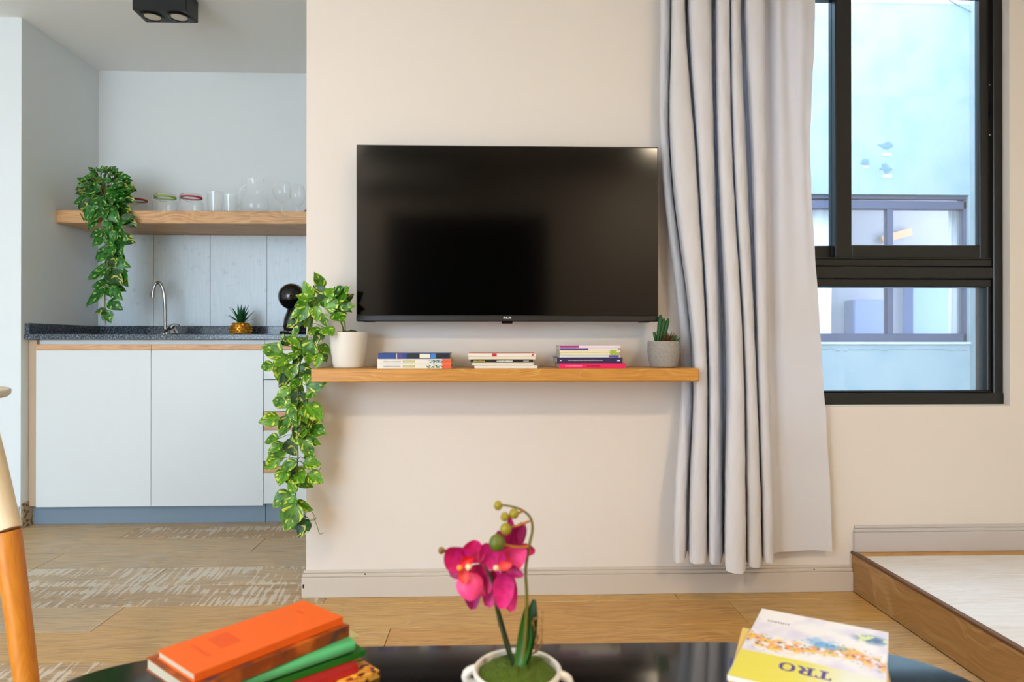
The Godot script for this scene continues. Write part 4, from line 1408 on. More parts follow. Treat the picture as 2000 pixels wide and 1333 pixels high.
	for i in mags.size():
		var q: Array = mags[i]
		var mg: Node3D = put_book.call(q[0], 1093 + [0, 1, 0, 0, 0][i], 1212 - [1, 3, 0, 5, 0][i], q[5], mat("magazine_%d" % i, q[1], 0.45), 0.138, [0.0, 0.006, -0.006, 0.004, -0.004][i], g3, y)
		var lm: float = (119 - [1, 4, 0, 5, 0][i]) * k / 2.0
		mark(mg, mat("magazine_print_%d" % i, q[2], 0.5), -lm + q[3] * k + 0.0006, minf(-lm + q[4] * k, lm - 0.0006), 0.0006, q[5] * k - 0.0006, 0.069 + 0.0002)
		y += q[5] * k + 0.0003
	# concrete pot with succulents
	var zp := 0.115
	var c := P(1296, 718, zp)
	var kp := (EYE.z - zp) / F
	var t := thing("succulent_pot", "small succulents in a round grey concrete pot at the shelf end", "potted plant", Vector3(c.x, ys, zp))
	var hp := P(1296, 667, zp).y - ys
	s = shape()
	add_lathe(s, [Vector2(0, 0.0005), Vector2(23 * kp, 0.0005), Vector2(26 * kp, 0.004), Vector2(30 * kp, hp * 0.35), Vector2(31.5 * kp, hp * 0.65), Vector2(31 * kp, hp * 0.96), Vector2(30 * kp, hp), Vector2(27.5 * kp, hp), Vector2(27 * kp, hp - 0.012), Vector2(0, hp - 0.010)], 36)
	var conc := mat("grey_concrete_pot", Color.WHITE, 0.85)
	var nc := noise(44, 4)
	conc.albedo_texture = picture(96, 96, func(u: float, v: float) -> Color:
		return Color(0.62, 0.59, 0.56).lerp(Color(0.56, 0.535, 0.51), clampf(nc.get_noise_2d(u * 8.0, v * 8.0) + 0.3, 0.0, 1.0)))
	conc.uv1_triplanar = true
	conc.uv1_scale = Vector3(9, 9, 9)
	obj("pot", s, conc, t)
	s = shape()
	add_lathe(s, [Vector2(27.2 * kp, hp - 0.012), Vector2(20 * kp, hp - 0.005), Vector2(0, hp - 0.003)], 24)
	obj("soil", s, mat("dark_soil", Color(0.16, 0.12, 0.08), 0.95), t)
	var Q := func(px: float, py: float, dz := 0.0) -> Vector3: return P(px, py, zp + dz) - t.position
	var cactus := mat("cactus_green", Color(0.09, 0.30, 0.10), 0.6)
	for q in [[1284, 668, 1290, 615, 3.9], [1288, 668, 1297, 622, 3.5], [1293, 668, 1305, 622, 3.1], [1281, 668, 1277, 648, 2.6]]:
		var a: Vector3 = Q.call(q[0], q[1] + 3)
		var b: Vector3 = Q.call(q[2], q[3], 0.004)
		s = shape()
		var pts := []
		var rr := []
		for i in 9:
			var u := i / 8.0
			pts.append(a.lerp(b, u) + Vector3(0, 0, 0.004 * sin(u * 3.0)))
			rr.append(q[4] * kp * (0.85 + 0.3 * sin(u * 2.6)) * (1.0 if i < 8 else 0.35) * (1.0 + 0.12 * (i % 2)))
		add_tube(s, pts, rr, 7)
		obj("cactus_stem", s, cactus, t)
	var spike := mat("succulent_russet", Color(0.36, 0.20, 0.09), 0.6)
	for i in 26:
		var w := TAU * i * 0.381966
		var lift := 0.25 + 0.7 * (1.0 - i / 26.0)
		var a: Vector3 = Q.call(1304, 669, 0.012)
		var dv := Vector3(cos(w) * (1.05 - lift * 0.7), lift, sin(w) * (1.05 - lift * 0.7)).normalized()
		s = shape()
		add_tube(s, [a, a + dv * 0.020, a + dv * 0.036 + Vector3(0, 0.003, 0)], [0.0032, 0.0026, 0.0004], 5)
		obj("succulent_leaf", s, spike if i % 3 else mat("succulent_green", Color(0.25, 0.34, 0.10), 0.6), t)
	for q in [[1316, 668, 1321, 654], [1318, 670, 1329, 660], [1314, 668, 1314, 656], [1311, 670, 1323, 664]]:
		s = shape()
		var a: Vector3 = Q.call(q[0], q[1], 0.01)
		var b: Vector3 = Q.call(q[2], q[3], 0.015)
		add_tube(s, [a, a.lerp(b, 0.5), b], [0.004, 0.0045, 0.0006], 6)
		obj("succulent_leaf", s, mat("jade_green", Color(0.10, 0.34, 0.14), 0.5), t)

# ---------------------------------------------------------------- curtain
func curtain() -> void:
	var levels := [20.0, 300.0, 700.0, 1000.0]
	# folds: edges as seen at the four levels, and how far each stands out
	var folds := [
		[[1289, 1291, 1330, 1316], [1309, 1308, 1350, 1340], [.07, .07, .05, .12]],
		[[1313, 1312, 1355, 1347], [1337, 1358, 1380, 1380], [.15, .15, .15, .145]],
		[[1345, 1363, 1384, 1384], [1388, 1394, 1405, 1409], [.15, .15, .14, .15]],
		[[1399, 1403, 1423, 1417], [1425, 1430, 1451, 1455], [.15, .15, .19, .23]],
		[[1427, 1433, 1454, 1458], [1445, 1455, 1475, 1485], [.14, .14, .16, .185]],
		[[1455, 1469, 1479, 1488], [1494, 1497, 1501, 1510], [.12, .12, .13, .15]]]
	var pts := []
	for k in folds.size():
		var f: Array = folds[k]
		for e in [[0.0, 0.030], [0.10, 0.008], [0.35, 0.0], [0.65, 0.0], [0.90, 0.008], [1.0, 0.030]]:
			var column := []
			for i in 4:
				column.append([lerpf(f[0][i], f[1][i], e[0]), maxf(f[2][i] - e[1], 0.025)])
			pts.append(column)
		var valley := []
		for i in 4:
			var nx: float = folds[k + 1][0][i] if k + 1 < folds.size() else f[1][i] + 5.0
			valley.append([(f[1][i] + nx) / 2.0, maxf(f[2][i] - 0.10, 0.03)])
		pts.append(valley)
	pts.append_array([[[1520, .08], [1525, .065], [1530, .05], [1545, .045]], [[1538, .05], [1548, .05], [1560, .05], [1580, .04]],
		[[1562, .075], [1565, .06], [1585, .05], [1600, .04]], [[1580, .06], [1575, .052], [1598, .05], [1614, .04]], [[1592, .05], [1583, .05], [1605, .05], [1622, .04]]])
	var hem := 0.148
	var top := 2.24
	var heights := []
	for py in levels:
		heights.append(P(1450, py, 0.1).y)
	var rows := 70
	var grid := []
	for r in rows + 1:
		var y := lerpf(top, hem, float(r) / rows)
		var line := []
		for p in pts:
			var xs := []
			for i in 4:
				var q := P(p[i][0], levels[i], p[i][1])
				xs.append(Vector3(q.x, 0, p[i][1]))
			var v: Vector3
			if y >= heights[0]:
				v = xs[0]
			elif y <= heights[3]:
				v = xs[3] + (xs[3] - xs[2]) * ((heights[3] - y) / (heights[2] - heights[3])) * 0.45
				v.z = maxf(v.z, 0.022)
			else:
				for i in 3:
					if y < heights[i] and y >= heights[i + 1]:
						var u: float = (heights[i] - y) / (heights[i] - heights[i + 1])
						v = (xs[i] as Vector3).cubic_interpolate(xs[i + 1], xs[maxi(i - 1, 0)], xs[mini(i + 2, 3)], u)
			v.y = y
			line.append(v)
		var fine := curve(line, 4)
		var hem_top := P(1430, 950, 0.15).y
		for k in fine.size():
			var wob := 0.0012 * sin(y * 31.0 + k * 0.35) + 0.0008 * sin(y * 57.0 - k * 0.9)
			var extra := 0.0025 if y < hem_top else (-0.002 if y < hem_top + 0.014 else 0.0)
			fine[k] = Vector3(fine[k].x, y - (0.004 * sin(k * 0.21) if r == rows else 0.0), maxf(fine[k].z + wob + extra, 0.018))
		grid.append(fine)
	var s := shape()
	add_sheet(s, grid)
	var t := thing("window_curtain", "light grey pleated curtain gathered at the side of the window", "curtain")
	var cloth := mat("grey_curtain_cloth", Color(0.84, 0.83, 0.835), 0.9, 0.0, 0.2)
	cloth.backlight_enabled = true
	cloth.backlight = Color(0.30, 0.32, 0.36)
	cloth.rim_enabled = true
	cloth.rim = 0.25
	obj("cloth", s, cloth, t)
	s = shape()
	add_tube(s, [Vector3(0.50, top + 0.012, 0.10), Vector3(1.95, top + 0.012, 0.10)], 0.011, 14)
	var rod := obj("curtain_rod", s, mat("steel_rod", Color(0.62, 0.62, 0.62), 0.3, 0.9))
	tag(rod, "steel curtain rod above the window carrying the grey curtain", "curtain rod")
	for x in [0.55, 1.9]:
		s = shape()
		add_tube(s, [Vector3(x, top + 0.012, 0.0), Vector3(x, top + 0.012, 0.10)], 0.006, 8)
		obj("bracket", s, mats["steel_rod"], rod)

# ---------------------------------------------------------------- coffee table and what lies on it
const YT := 0.36
func coffee_table() -> void:
	var c := PY(1000, 1258, YT)
	var cx := 0.03
	var half := 0.38
	var zb := c.z
	var outline := []
	for i in 96:
		var w := TAU * i / 96.0
		var e := 2.0 / 5.0
		outline.append(Vector2(0.68 * signf(cos(w)) * pow(absf(cos(w)), e), half * signf(sin(w)) * pow(absf(sin(w)), e)))
	var t := thing("coffee_table", "dark navy black coffee table with rounded corners", "coffee table", Vector3(cx, 0, zb + half))
	var lacquer := mat("black_lacquer", Color(0.022, 0.026, 0.032), 0.12, 0.0, 0.7)
	lacquer.clearcoat_enabled = true
	lacquer.clearcoat = 1.0
	lacquer.clearcoat_roughness = 0.06
	var s := shape()
	add_plate(s, outline, YT - 0.024, YT, 0.003)
	obj("table_top", s, lacquer, t)
	for q in [[-0.46, -0.24], [0.46, -0.24], [-0.46, 0.24], [0.46, 0.24]]:
		s = shape()
		add_tube(s, [Vector3(q[0] * 1.08, 0.0, q[1] * 1.12), Vector3(q[0], YT - 0.024, q[1])], [0.014, 0.02], 14)
		obj("leg", s, mat("black_table_leg", Color(0.03, 0.03, 0.033), 0.4), t)
	left_books()
	right_books()
	orchid()

func edge_book(called: String, label: String, corner: Vector3, dir: Vector3, len_: float, wide: float, thick: float, cover: Material, pages: Material, group: String) -> Node3D:
	# corner: top corner at the far end of the front edge; dir: along that edge towards the viewer
	var n := Vector3(-dir.z, 0, dir.x)
	var mid := corner + dir * len_ / 2.0 + n * wide / 2.0
	return make_book(called, label, "notebook" if called == "notebook" else "book", Vector3(mid.x, corner.y - thick, mid.z), atan2(dir.z, -dir.x), len_, wide, thick, cover, pages, group)

func left_books() -> void:
	var paper: Material = mats["book_paper"]
	var g := "stack of books and notebook on the coffee table"
	var y := YT + 0.08
	var a := PY(670, 1205, y)
	var b := PY(379, 1318, y)
	var dir := (b - a).normalized()
	var len_ := a.distance_to(b)
	var orange := mat("orange_notebook_cover", Color(0.95, 0.40, 0.05), 0.55)
	var t := edge_book("notebook", "slim bright orange notebook on top of the coffee table stack", a, dir, len_, 0.102, 0.011, orange, paper, g)
	# faint pressed marks on the cover
	var s := shape()
	add_box(s, Vector3(-len_ * 0.18, 0.0111, -0.012), Vector3(0.030, 0.0004, 0.042), 0.0001)
	add_box(s, Vector3(-len_ * 0.34, 0.0111, -0.006), Vector3(0.006, 0.0004, 0.05), 0.0001)
	add_box(s, Vector3(len_ * 0.36, 0.0111, -0.012), Vector3(0.006, 0.0004, 0.018), 0.0001)
	obj("embossing", s, mat("orange_embossing", Color(0.90, 0.34, 0.04), 0.55), t)
	# brown illustrated book
	var n := Vector3(-dir.z, 0, dir.x)
	var brown := mat("brown_illustrated_cover", Color.WHITE, 0.45)
	var nb := noise(45, 3)
	brown.albedo_texture = picture(128, 128, func(u: float, v: float) -> Color:
		var q := nb.get_noise_2d(u * 4.0, v * 4.0)
		return Color(0.56, 0.26, 0.06).lerp(Color(0.78, 0.40, 0.12), clampf(q * 2.0, 0.0, 1.0)).lerp(Color(0.28, 0.20, 0.26), clampf(-q * 2.4 - 0.9, 0.0, 1.0)))
	brown.uv1_triplanar = true
	brown.uv1_scale = Vector3(3, 3, 3)
	edge_book("book", "brown illustrated book under the orange notebook", Vector3(a.x, YT + 0.0688, a.z) - dir * 0.004 - n * 0.010, dir, len_ + 0.012, 0.128, 0.017, brown, paper, g)
	# green book with rounded spine
	var gy := YT + 0.0515
	var ga := PY(690, 1249, gy)
	var gb := PY(500, 1312, gy)
	var gd := (gb - ga).normalized()
	var gn := Vector3(-gd.z, 0, gd.x)
	var green := mat("mint_green_cover", Color(0.33, 0.72, 0.46), 0.3)
	var gt := edge_book("book", "mint green book with rounded spine in the coffee table stack", ga, gd, 0.215, 0.135, 0.019, green, mat("yellow_page_edges", Color(0.86, 0.84, 0.52), 0.8), g)
	s = shape()
	add_tube(s, [Vector3(-0.107, 0.0095, 0.0665), Vector3(0.107, 0.0095, 0.0665)], 0.0088, 16)
	obj("spine", s, green, gt)
	s = shape()
	add_box(s, Vector3(0.116, 0.012, 0.02), Vector3(0.022, 0.003, 0.06), 0.0006)
	obj("bookmark", s, mat("cream_bookmark", Color(0.88, 0.84, 0.60), 0.7), gt)
	# bright green, red and patterned books beneath
	var la := PY(714, 1270, YT + 0.0320)
	edge_book("book", "thin bright green book between the mint and red books", la, gd, 0.225, 0.140, 0.009, mat("bright_green_cover", Color(0.06, 0.45, 0.09), 0.4), mat("grey_page_edges", Color(0.30, 0.29, 0.27), 0.8), g)
	var ra := PY(700, 1299, YT + 0.0226)
	var rd := (PY(609, 1334, YT + 0.0226) - ra).normalized()
	edge_book("book", "red-spined book low in the coffee table stack", ra, rd, 0.19, 0.13, 0.011, mat("red_cover", Color(0.72, 0.13, 0.14), 0.45), mat("tan_page_edges", Color(0.66, 0.57, 0.42), 0.8), g)
	var pat := mat("orange_patterned_cover", Color.WHITE, 0.45)
	var np := noise(46, 2)
	pat.albedo_texture = picture(128, 128, func(u: float, v: float) -> Color:
		var q := np.get_noise_2d(u * 7.0, v * 7.0)
		return Color(0.93, 0.52, 0.10).lerp(Color(0.96, 0.74, 0.30), clampf(q * 2.5, 0.0, 1.0)).lerp(Color(0.25, 0.12, 0.16), clampf(-q * 4.0 - 0.8, 0.0, 1.0)))
	pat.uv1_triplanar = true
	pat.uv1_scale = Vector3(7, 7, 7)
	var oa := PY(742, 1310, YT + 0.0112)
	edge_book("book", "orange and yellow patterned book at the bottom of the coffee table stack", oa, rd, 0.20, 0.135, 0.0108, pat, paper, g)

func right_books() -> void:
	var g := "magazines stacked on the coffee table beside the step"
	var paper: Material = mats["book_paper"]
	var y := YT + 0.06
	var c0 := PY(1488, 1189, y)
	var c1 := PY(1731, 1251, y)
	var w := c0.distance_to(c1)
	var e := Vector3(cos(0.56), 0, sin(0.56))
	var f := Vector3(-e.z, 0, e.x)          # towards the viewer
	var len_ := 0.25
	var put_slab := func(label: String, back: Vector3, ee: Vector3, wd: float, ln: float, y1: float, thick: float, cover: Material, pages: Material) -> Node3D:
		var ff := Vector3(-ee.z, 0, ee.x)
		var m := back + ee * wd / 2.0 + ff * ln / 2.0
		# spine towards -x of the picture: book length along ff
		return make_book("book", label, "book", Vector3(m.x, y1 - thick, m.z), atan2(-ee.z, ee.x), wd, ln, thick, cover, pages, g)
	var top: Node3D = put_slab.call("white and yellow art magazine with purple title, top of the stack beside the orchid", c0, e, w, len_, y, 0.007, mat("white_gloss_cover", Color(0.90, 0.90, 0.90), 0.35), paper)
	# printed cover
	var n1 := noise(47, 3)
	var n2 := noise(48, 2)
	var art := mat("art_cover_print", Color.WHITE, 0.35)
	art.albedo_texture = picture(192, 256, func(u: float, v: float) -> Color:
		var c := Color(0.94, 0.93, 0.93)
		c = c.lerp(Color(0.86, 0.84, 0.92), clampf(n2.get_noise_2d(u * 3.0, v * 3.0) + 0.1, 0.0, 1.0))
		var band := exp(-pow((v - 0.46 - 0.05 * sin(u * 7.0)) / 0.08, 2.0))
		var q := n1.get_noise_2d(u * 7.0, v * 9.0)
		c = c.lerp(Color(0.95, 0.48, 0.14).lerp(Color(0.98, 0.78, 0.30), clampf(q * 2.0 + 0.3, 0.0, 1.0)), clampf(band * (1.3 + q * 2.2) - 0.35, 0.0, 1.0))
		var sky := exp(-pow((u - 0.55) / 0.16, 2.0) - pow((v - 0.37) / 0.07, 2.0))
		c = c.lerp(Color(0.42, 0.68, 0.88), clampf(sky * 1.5 + q * 0.6 - 0.4, 0.0, 1.0))
		var roof := exp(-pow((u - 0.88) / 0.14, 2.0) - pow((v - 0.16) / 0.07, 2.0))
		c = c.lerp(Color(0.30, 0.44, 0.60).lerp(Color(0.86, 0.90, 0.60), clampf(q * 4.0, 0.0, 1.0)), clampf(roof * 1.6 - 0.35, 0.0, 1.0))
		c = c.lerp(Color(0.18, 0.22, 0.36), clampf(n1.get_noise_2d(u * 12.0 + 8.0, v * 20.0) * 3.0 - 1.1, 0.0, 1.0) * clampf(band * 1.2, 0.0, 1.0))
		if v > 0.66 - 0.02 * sin(u * 3.0):
			c = Color(0.90, 0.86, 0.28).lerp(Color(0.90, 0.91, 0.84), clampf((u - 0.42) * 3.0, 0.0, 1.0))
		return c)
	var s := shape()
	var grid := []
	for i in 9:
		var row := []
		for k in 7:
			row.append(Vector3(lerpf(-w / 2 + 0.0008, w / 2 - 0.0008, k / 6.0), 0.0073, lerpf(-len_ / 2 + 0.0008, len_ / 2 - 0.0008, i / 8.0)))
		grid.append(row)
	add_sheet(s, grid, true)
	obj("cover_print", s, art, top)
	var purple := mat("purple_title", Color(0.30, 0.18, 0.52), 0.4)
	var flat := Basis(Vector3(-1, 0, 0), Vector3(0, 0, 1), Vector3(0, 1, 0))     # lying flat, upside down to the viewer
	lettering("TRO", 0.022, purple, Transform3D(flat, Vector3(-0.004, 0.0075, len_ * 0.5 - 0.062)), top, 0.0004, "Droid Serif")
	s = shape()
	var r := RandomNumberGenerator.new()
	r.seed = 5
	for i in 9:
		add_box(s, Vector3(-w * 0.40 + i * 0.0036, 0.0075, -len_ * 0.5 + 0.046), Vector3(0.002, 0.0003, r.randf_range(0.003, 0.006)), 0.0)
	obj("cover_text", s, mat("grey_print", Color(0.52, 0.50, 0.58), 0.6), top)
	# the ones beneath
	var d0 := PY(1450, 1226, YT + 0.0525)
	var e2 := e.rotated(Vector3.UP, 0.10)
	put_slab.call("yellow magazine with peach edge under the white art magazine", d0, e2, w + 0.01, len_, YT + 0.0525, 0.008, mat("yellow_peach_cover", Color(0.92, 0.78, 0.42), 0.45), paper)
	put_slab.call("olive and cream book in the stack beside the orchid", d0 + e2 * 0.004 + Vector3(-0.004, 0, 0.012), e2, w + 0.008, len_, YT + 0.0440, 0.016, mat("olive_cream_cover", Color(0.74, 0.66, 0.44), 0.5), mat("tan_page_edges", Color(0.66, 0.57, 0.42), 0.8))
	put_slab.call("slate blue book sticking out at the bottom of the stack beside the orchid", d0 + Vector3(-0.036, 0, 0.045), e2.rotated(Vector3.UP, 0.06), w + 0.03, len_, YT + 0.0275, 0.0272, mat("slate_blue_cover", Color(0.30, 0.33, 0.55), 0.45), paper)

func petal(parent: Node, base: Vector3, tip: Vector3, wide: float, facing: Vector3, cup: float, m: Material, called := "petal") -> void:
	var y := tip - base
	var l := y.length()
	y /= l
	var z := (facing - y * facing.dot(y)).normalized()
	var x := y.cross(z)
	var s := shape()
	var grid := []
	for i in 11:
		var u := i / 10.0
		var w := wide * pow(sin(PI * clampf(pow(u, 0.8) * 0.94 + 0.03, 0.0, 1.0)), 0.6)
		var row := []
		for k in 9:
			var q := (k / 8.0 - 0.5) * 2.0
			row.append(base + y * l * u + x * q * w + z * (cup * (q * q * w * 0.9 - sin(u * PI) * l * 0.22)))
		grid.append(row)
	add_sheet(s, grid)
	obj(called, s, m, parent)

func orchid() -> void:
	var yr := YT + 0.075
	var c := PY(1010, 1304, yr)
	var t := thing("orchid", "magenta orchid with yellow buds in a white handled pot on the coffee table", "potted plant", Vector3(c.x, YT, c.z))
	var h := yr - YT
	var s := shape()
	add_lathe(s, [Vector2(0, 0.0005), Vector2(0.032, 0.0005), Vector2(0.036, 0.004), Vector2(0.047, h * 0.45), Vector2(0.051, h - 0.012), Vector2(0.056, h - 0.008), Vector2(0.057, h - 0.003), Vector2(0.054, h), Vector2(0.051, h - 0.002), Vector2(0.049, h - 0.02), Vector2(0, h - 0.022)], 48)
	obj("pot", s, mat("white_glazed_pot", Color(0.87, 0.84, 0.79), 0.3), t)
	for sx in [-1, 1]:
		s = shape()
		var hp := []
		for i in 9:
			var w := PI * i / 8.0
			hp.append(Vector3(sx * (0.051 + 0.015 * sin(w)), h - 0.016 - 0.010 * cos(w), 0.010 * sx))
		add_tube(s, hp, 0.0058, 10)
		obj("handle", s, mats["white_glazed_pot"], t)
	s = shape()
	var n := noise(92, 4)
	var grid := []
	for ring in 13:
		var row := []
		for i in 41:
			var r := ring / 12.0 * 0.0505
			var w := TAU * (i % 40) / 40.0
			var p := Vector3(cos(w) * r, 0, sin(w) * r)
			p.y = h - 0.008 + 0.012 * (1.0 - pow(ring / 12.0, 2.0)) + 0.005 * n.get_noise_2d(p.x * 160.0, p.z * 160.0)
			row.append(p)
		grid.append(row)
	add_sheet(s, grid)
	var moss := mat("green_moss", Color.WHITE, 0.95)
	moss.albedo_texture = picture(128, 128, func(u: float, v: float) -> Color:
		return Color(0.34, 0.42, 0.05).lerp(Color(0.20, 0.28, 0.03), clampf(n.get_noise_2d(u * 30.0, v * 30.0) * 1.5 + 0.4, 0.0, 1.0)))
	moss.uv1_triplanar = true
	moss.uv1_scale = Vector3(14, 14, 14)
	obj("moss", s, moss, t)
	var z0 := c.z
	var o := t.position
	var Q := func(px: float, py: float, dz := 0.0) -> Vector3: return P(px, py, z0 + dz) - o
	# stems
	var stem := mat("orchid_stem", Color(0.42, 0.38, 0.06), 0.5)
	s = shape()
	var line := []
	for q in [[1020, 1306], [1026, 1250], [1029, 1170], [1027, 1115], [1033, 1070], [1040, 1035], [1036, 1012], [1020, 997], [1000, 990], [980, 987]]:
		line.append(Q.call(q[0], q[1]))
	line = curve(line, 6)
	var radii := []
	for i in line.size():
		radii.append(lerpf(0.0024, 0.0012, float(i) / line.size()))
	add_tube(s, line, radii, 8)
	obj("stem", s, stem, t)
	for q in [[[1035, 1018], [1015, 1026], [992, 1033]], [[1033, 1068], [1005, 1069], [975, 1062]], [[1022, 998], [1012, 1003], [1005, 1004]], [[1010, 1003], [998, 1007], [987, 1010]]]:
		s = shape()
		var pts := []
		for e in q:
			pts.append(Q.call(e[0], e[1], 0.008))
		add_tube(s, curve(pts, 4), 0.0016, 7)
		obj("bud_stalk", s, mat("bud_stalk_orange", Color(0.70, 0.42, 0.06), 0.5), t)
	var bud := mat("bud_yellow_green", Color(0.58, 0.52, 0.05), 0.45)
	for q in [[973, 988, 8.5, 0], [986, 1010, 8.5, 0], [1004, 1004, 9.5, 0], [988, 1034, 11, 0], [971, 1061, 16, 1], [862, 1076, 6.5, 2]]:
		s = shape()
		var R: float = q[2] * 0.00064
		var prof := []
		for i in 11:
			var w := -PI / 2 + PI * i / 10.0
			prof.append(Vector2(maxf(cos(w), 0.0) * R, sin(w) * R * 1.08))
		add_lathe(s, prof, 18, Transform3D(Basis(), Q.call(q[0], q[1], 0.014)))
		obj("bud", s, [bud, mat("bud_green", Color(0.36, 0.40, 0.04), 0.45), mat("bud_brown", Color(0.50, 0.36, 0.08), 0.5)][q[3]], t)
	# second stem carrying the flowers
	s = shape()
	add_tube(s, curve([Q.call(1006, 1300), Q.call(985, 1245), Q.call(970, 1190), Q.call(963, 1140), Q.call(945, 1105), Q.call(910, 1085, -0.008), Q.call(864, 1076, 0.005)], 6), 0.0022, 8)
	obj("stem", s, mat("dark_orchid_stem", Color(0.17, 0.22, 0.07), 0.5), t)
	# flowers
	var magenta := mat("orchid_magenta", Color.WHITE, 0.55)
	var np := noise(93, 3)
	magenta.albedo_texture = picture(64, 64, func(u: float, v: float) -> Color:
		return Color(0.88, 0.10, 0.48).lerp(Color(0.74, 0.05, 0.38), clampf(np.get_noise_2d(u * 6.0, v * 6.0) + 0.35, 0.0, 1.0)))
	magenta.uv1_triplanar = true
	magenta.uv1_scale = Vector3(12, 12, 12)
	magenta.backlight_enabled = true
	magenta.backlight = Color(0.4, 0.1, 0.25)
	var deep := mat("orchid_deep_magenta", Color(0.64, 0.03, 0.36), 0.55)
	var pink := mat("orchid_pink", Color(0.93, 0.25, 0.50), 0.5)
	var k := 0.00064
	var f1 := part("flower", t)
	petal(f1, Q.call(912, 1106), Q.call(874, 1072, 0.010), 30 * k, Vector3(-0.3, 0.2, 1), 0.55, magenta)
	petal(f1, Q.call(918, 1100, 0.002), Q.call(930, 1056, -0.004), 24 * k, Vector3(0.2, 0.3, 1), 0.5, magenta)
	petal(f1, Q.call(912, 1110, -0.004), Q.call(878, 1122, -0.010), 17 * k, Vector3(-0.3, 0.1, 1), 0.4, deep)
	petal(f1, Q.call(920, 1118, -0.003), Q.call(924, 1191, -0.012), 20 * k, Vector3(0.1, 0.1, 1), 0.4, deep)
	petal(f1, Q.call(922, 1106, -0.002), Q.call(952, 1162, 0.000), 26 * k, Vector3(0.3, 0.2, 1), 0.5, magenta)
	petal(f1, Q.call(914, 1120, 0.006), Q.call(922, 1174, 0.016), 27 * k, Vector3(0, 0.75, 0.8), -0.5, pink)
	petal(f1, Q.call(904, 1112, 0.012), Q.call(908, 1142, 0.018), 11 * k, Vector3(0, 0.3, 1), 0.8, mat("orchid_lip_coral", Color(0.90, 0.28, 0.26), 0.5), "lip")
	petal(f1, Q.call(902, 1104, 0.012), Q.call(924, 1090, 0.018), 10 * k, Vector3(0, 0.3, 1), 0.8, mat("orchid_lip_red", Color(0.85, 0.06, 0.05), 0.5), "lip")
	var f2 := part("flower", t)
	petal(f2, Q.call(974, 1110), Q.call(946, 1062, 0.006), 26 * k, Vector3(-0.3, 0.2, 1), 0.5, magenta)
	petal(f2, Q.call(978, 1108), Q.call(1026, 1072, 0.008), 25 * k, Vector3(0.3, 0.2, 1), 0.5, pink)
	petal(f2, Q.call(980, 1100, -0.012), Q.call(1022, 1022, -0.018), 20 * k, Vector3(0.2, 0, 1), 0.4, deep)
	petal(f2, Q.call(972, 1114, -0.004), Q.call(952, 1186, -0.004), 22 * k, Vector3(-0.2, 0, 1), 0.4, magenta)
	petal(f2, Q.call(984, 1116, -0.006), Q.call(1000, 1195, -0.004), 20 * k, Vector3(0.2, 0, 1), 0.4, magenta)
	petal(f2, Q.call(986, 1118, 0.006), Q.call(980, 1190, 0.010), 22 * k, Vector3(0.1, 0, 1), 0.25, magenta)
	petal(f2, Q.call(976, 1106, 0.010), Q.call(1022, 1126, 0.016), 12 * k, Vector3(0, 0.5, 1), 0.9, deep, "lip")
	petal(f2, Q.call(974, 1108, 0.013), Q.call(1000, 1104, 0.018), 9 * k, Vector3(0, 0.5, 1), 0.8, mat("orchid_lip_coral", Color(0.90, 0.28, 0.26), 0.5), "lip")
	var f3 := part("flower", t)
	petal(f3, Q.call(1006, 1068, -0.02), Q.call(1024, 1026, -0.02), 14 * k, Vector3(0.4, 0, 1), 0.5, deep)
	petal(f3, Q.call(1010, 1070, -0.02), Q.call(970, 1040, -0.02), 16 * k, Vector3(-0.2, 0.2, 1), 0.5, deep)
	petal(f3, Q.call(1010, 1072, -0.018), Q.call(1045, 1078, -0.02), 13 * k, Vector3(0.2, 0.2, 1), 0.5, magenta)
	petal(f3, Q.call(1004, 1070, -0.022), Q.call(995, 1010, -0.026), 10 * k, Vector3(0.2, 0.2, 1), 0.5, deep)
	for q in [[f1, 915, 1108, 0.016, 6.5, Color(0.93, 0.84, 0.62)], [f1, 898, 1110, 0.016, 6.0, Color(0.95, 0.58, 0.08)], [f2, 969, 1110, 0.016, 6.0, Color(0.92, 0.80, 0.60)]]:
		s = shape()
		var R: float = q[4] * k
		add_lathe(s, [Vector2(0, -R), Vector2(R * 0.7, -R * 0.7), Vector2(R, 0), Vector2(R * 0.7, R * 0.7), Vector2(0, R)], 14, Transform3D(Basis(), Q.call(q[1], q[2], q[3])))
		obj("column", s, mat("orchid_column_%d" % int(q[1]), q[5], 0.5), q[0])
	# leaves
	var lg := mat("orchid_leaf_green", Color(0.10, 0.26, 0.06), 0.4)
	petal(t, Q.call(1016, 1312, 0.004), Q.call(1044, 1172, -0.02), 17 * k, Vector3(-0.5, 0, 1), 0.3, lg, "leaf")
	petal(t, Q.call(1013, 1314, 0.008), Q.call(1030, 1186, -0.004), 16 * k, Vector3(-0.6, 0.1, 1), 0.5, mat("orchid_leaf_bright", Color(0.16, 0.36, 0.06), 0.4), "leaf")
	petal(t, Q.call(1006, 1310, 0.004), Q.call(974, 1190, 0.0), 6 * k, Vector3(0.5, 0, 1), 0.3, mat("orchid_leaf_dark", Color(0.09, 0.17, 0.07), 0.4), "leaf")
	# dry twigs
	for q in [[[1030, 1280], [1045, 1240], [1040, 1215], [1052, 1205]], [[1034, 1282], [1056, 1262], [1058, 1225], [1060, 1195]], [[1036, 1276], [1050, 1250], [1046, 1230]]]:
		s = shape()
		var pts := []
		for e in q:
			pts.append(Q.call(e[0], e[1], -0.012))
		var cv := curve(pts, 5)
		var rr := []
		for i in cv.size():
			rr.append(0.0023 if i % 3 == 0 else 0.0011)
		add_tube(s, cv, rr, 6)
		obj("twig", s, mat("dry_twig", Color(0.66, 0.50, 0.28), 0.8), t)

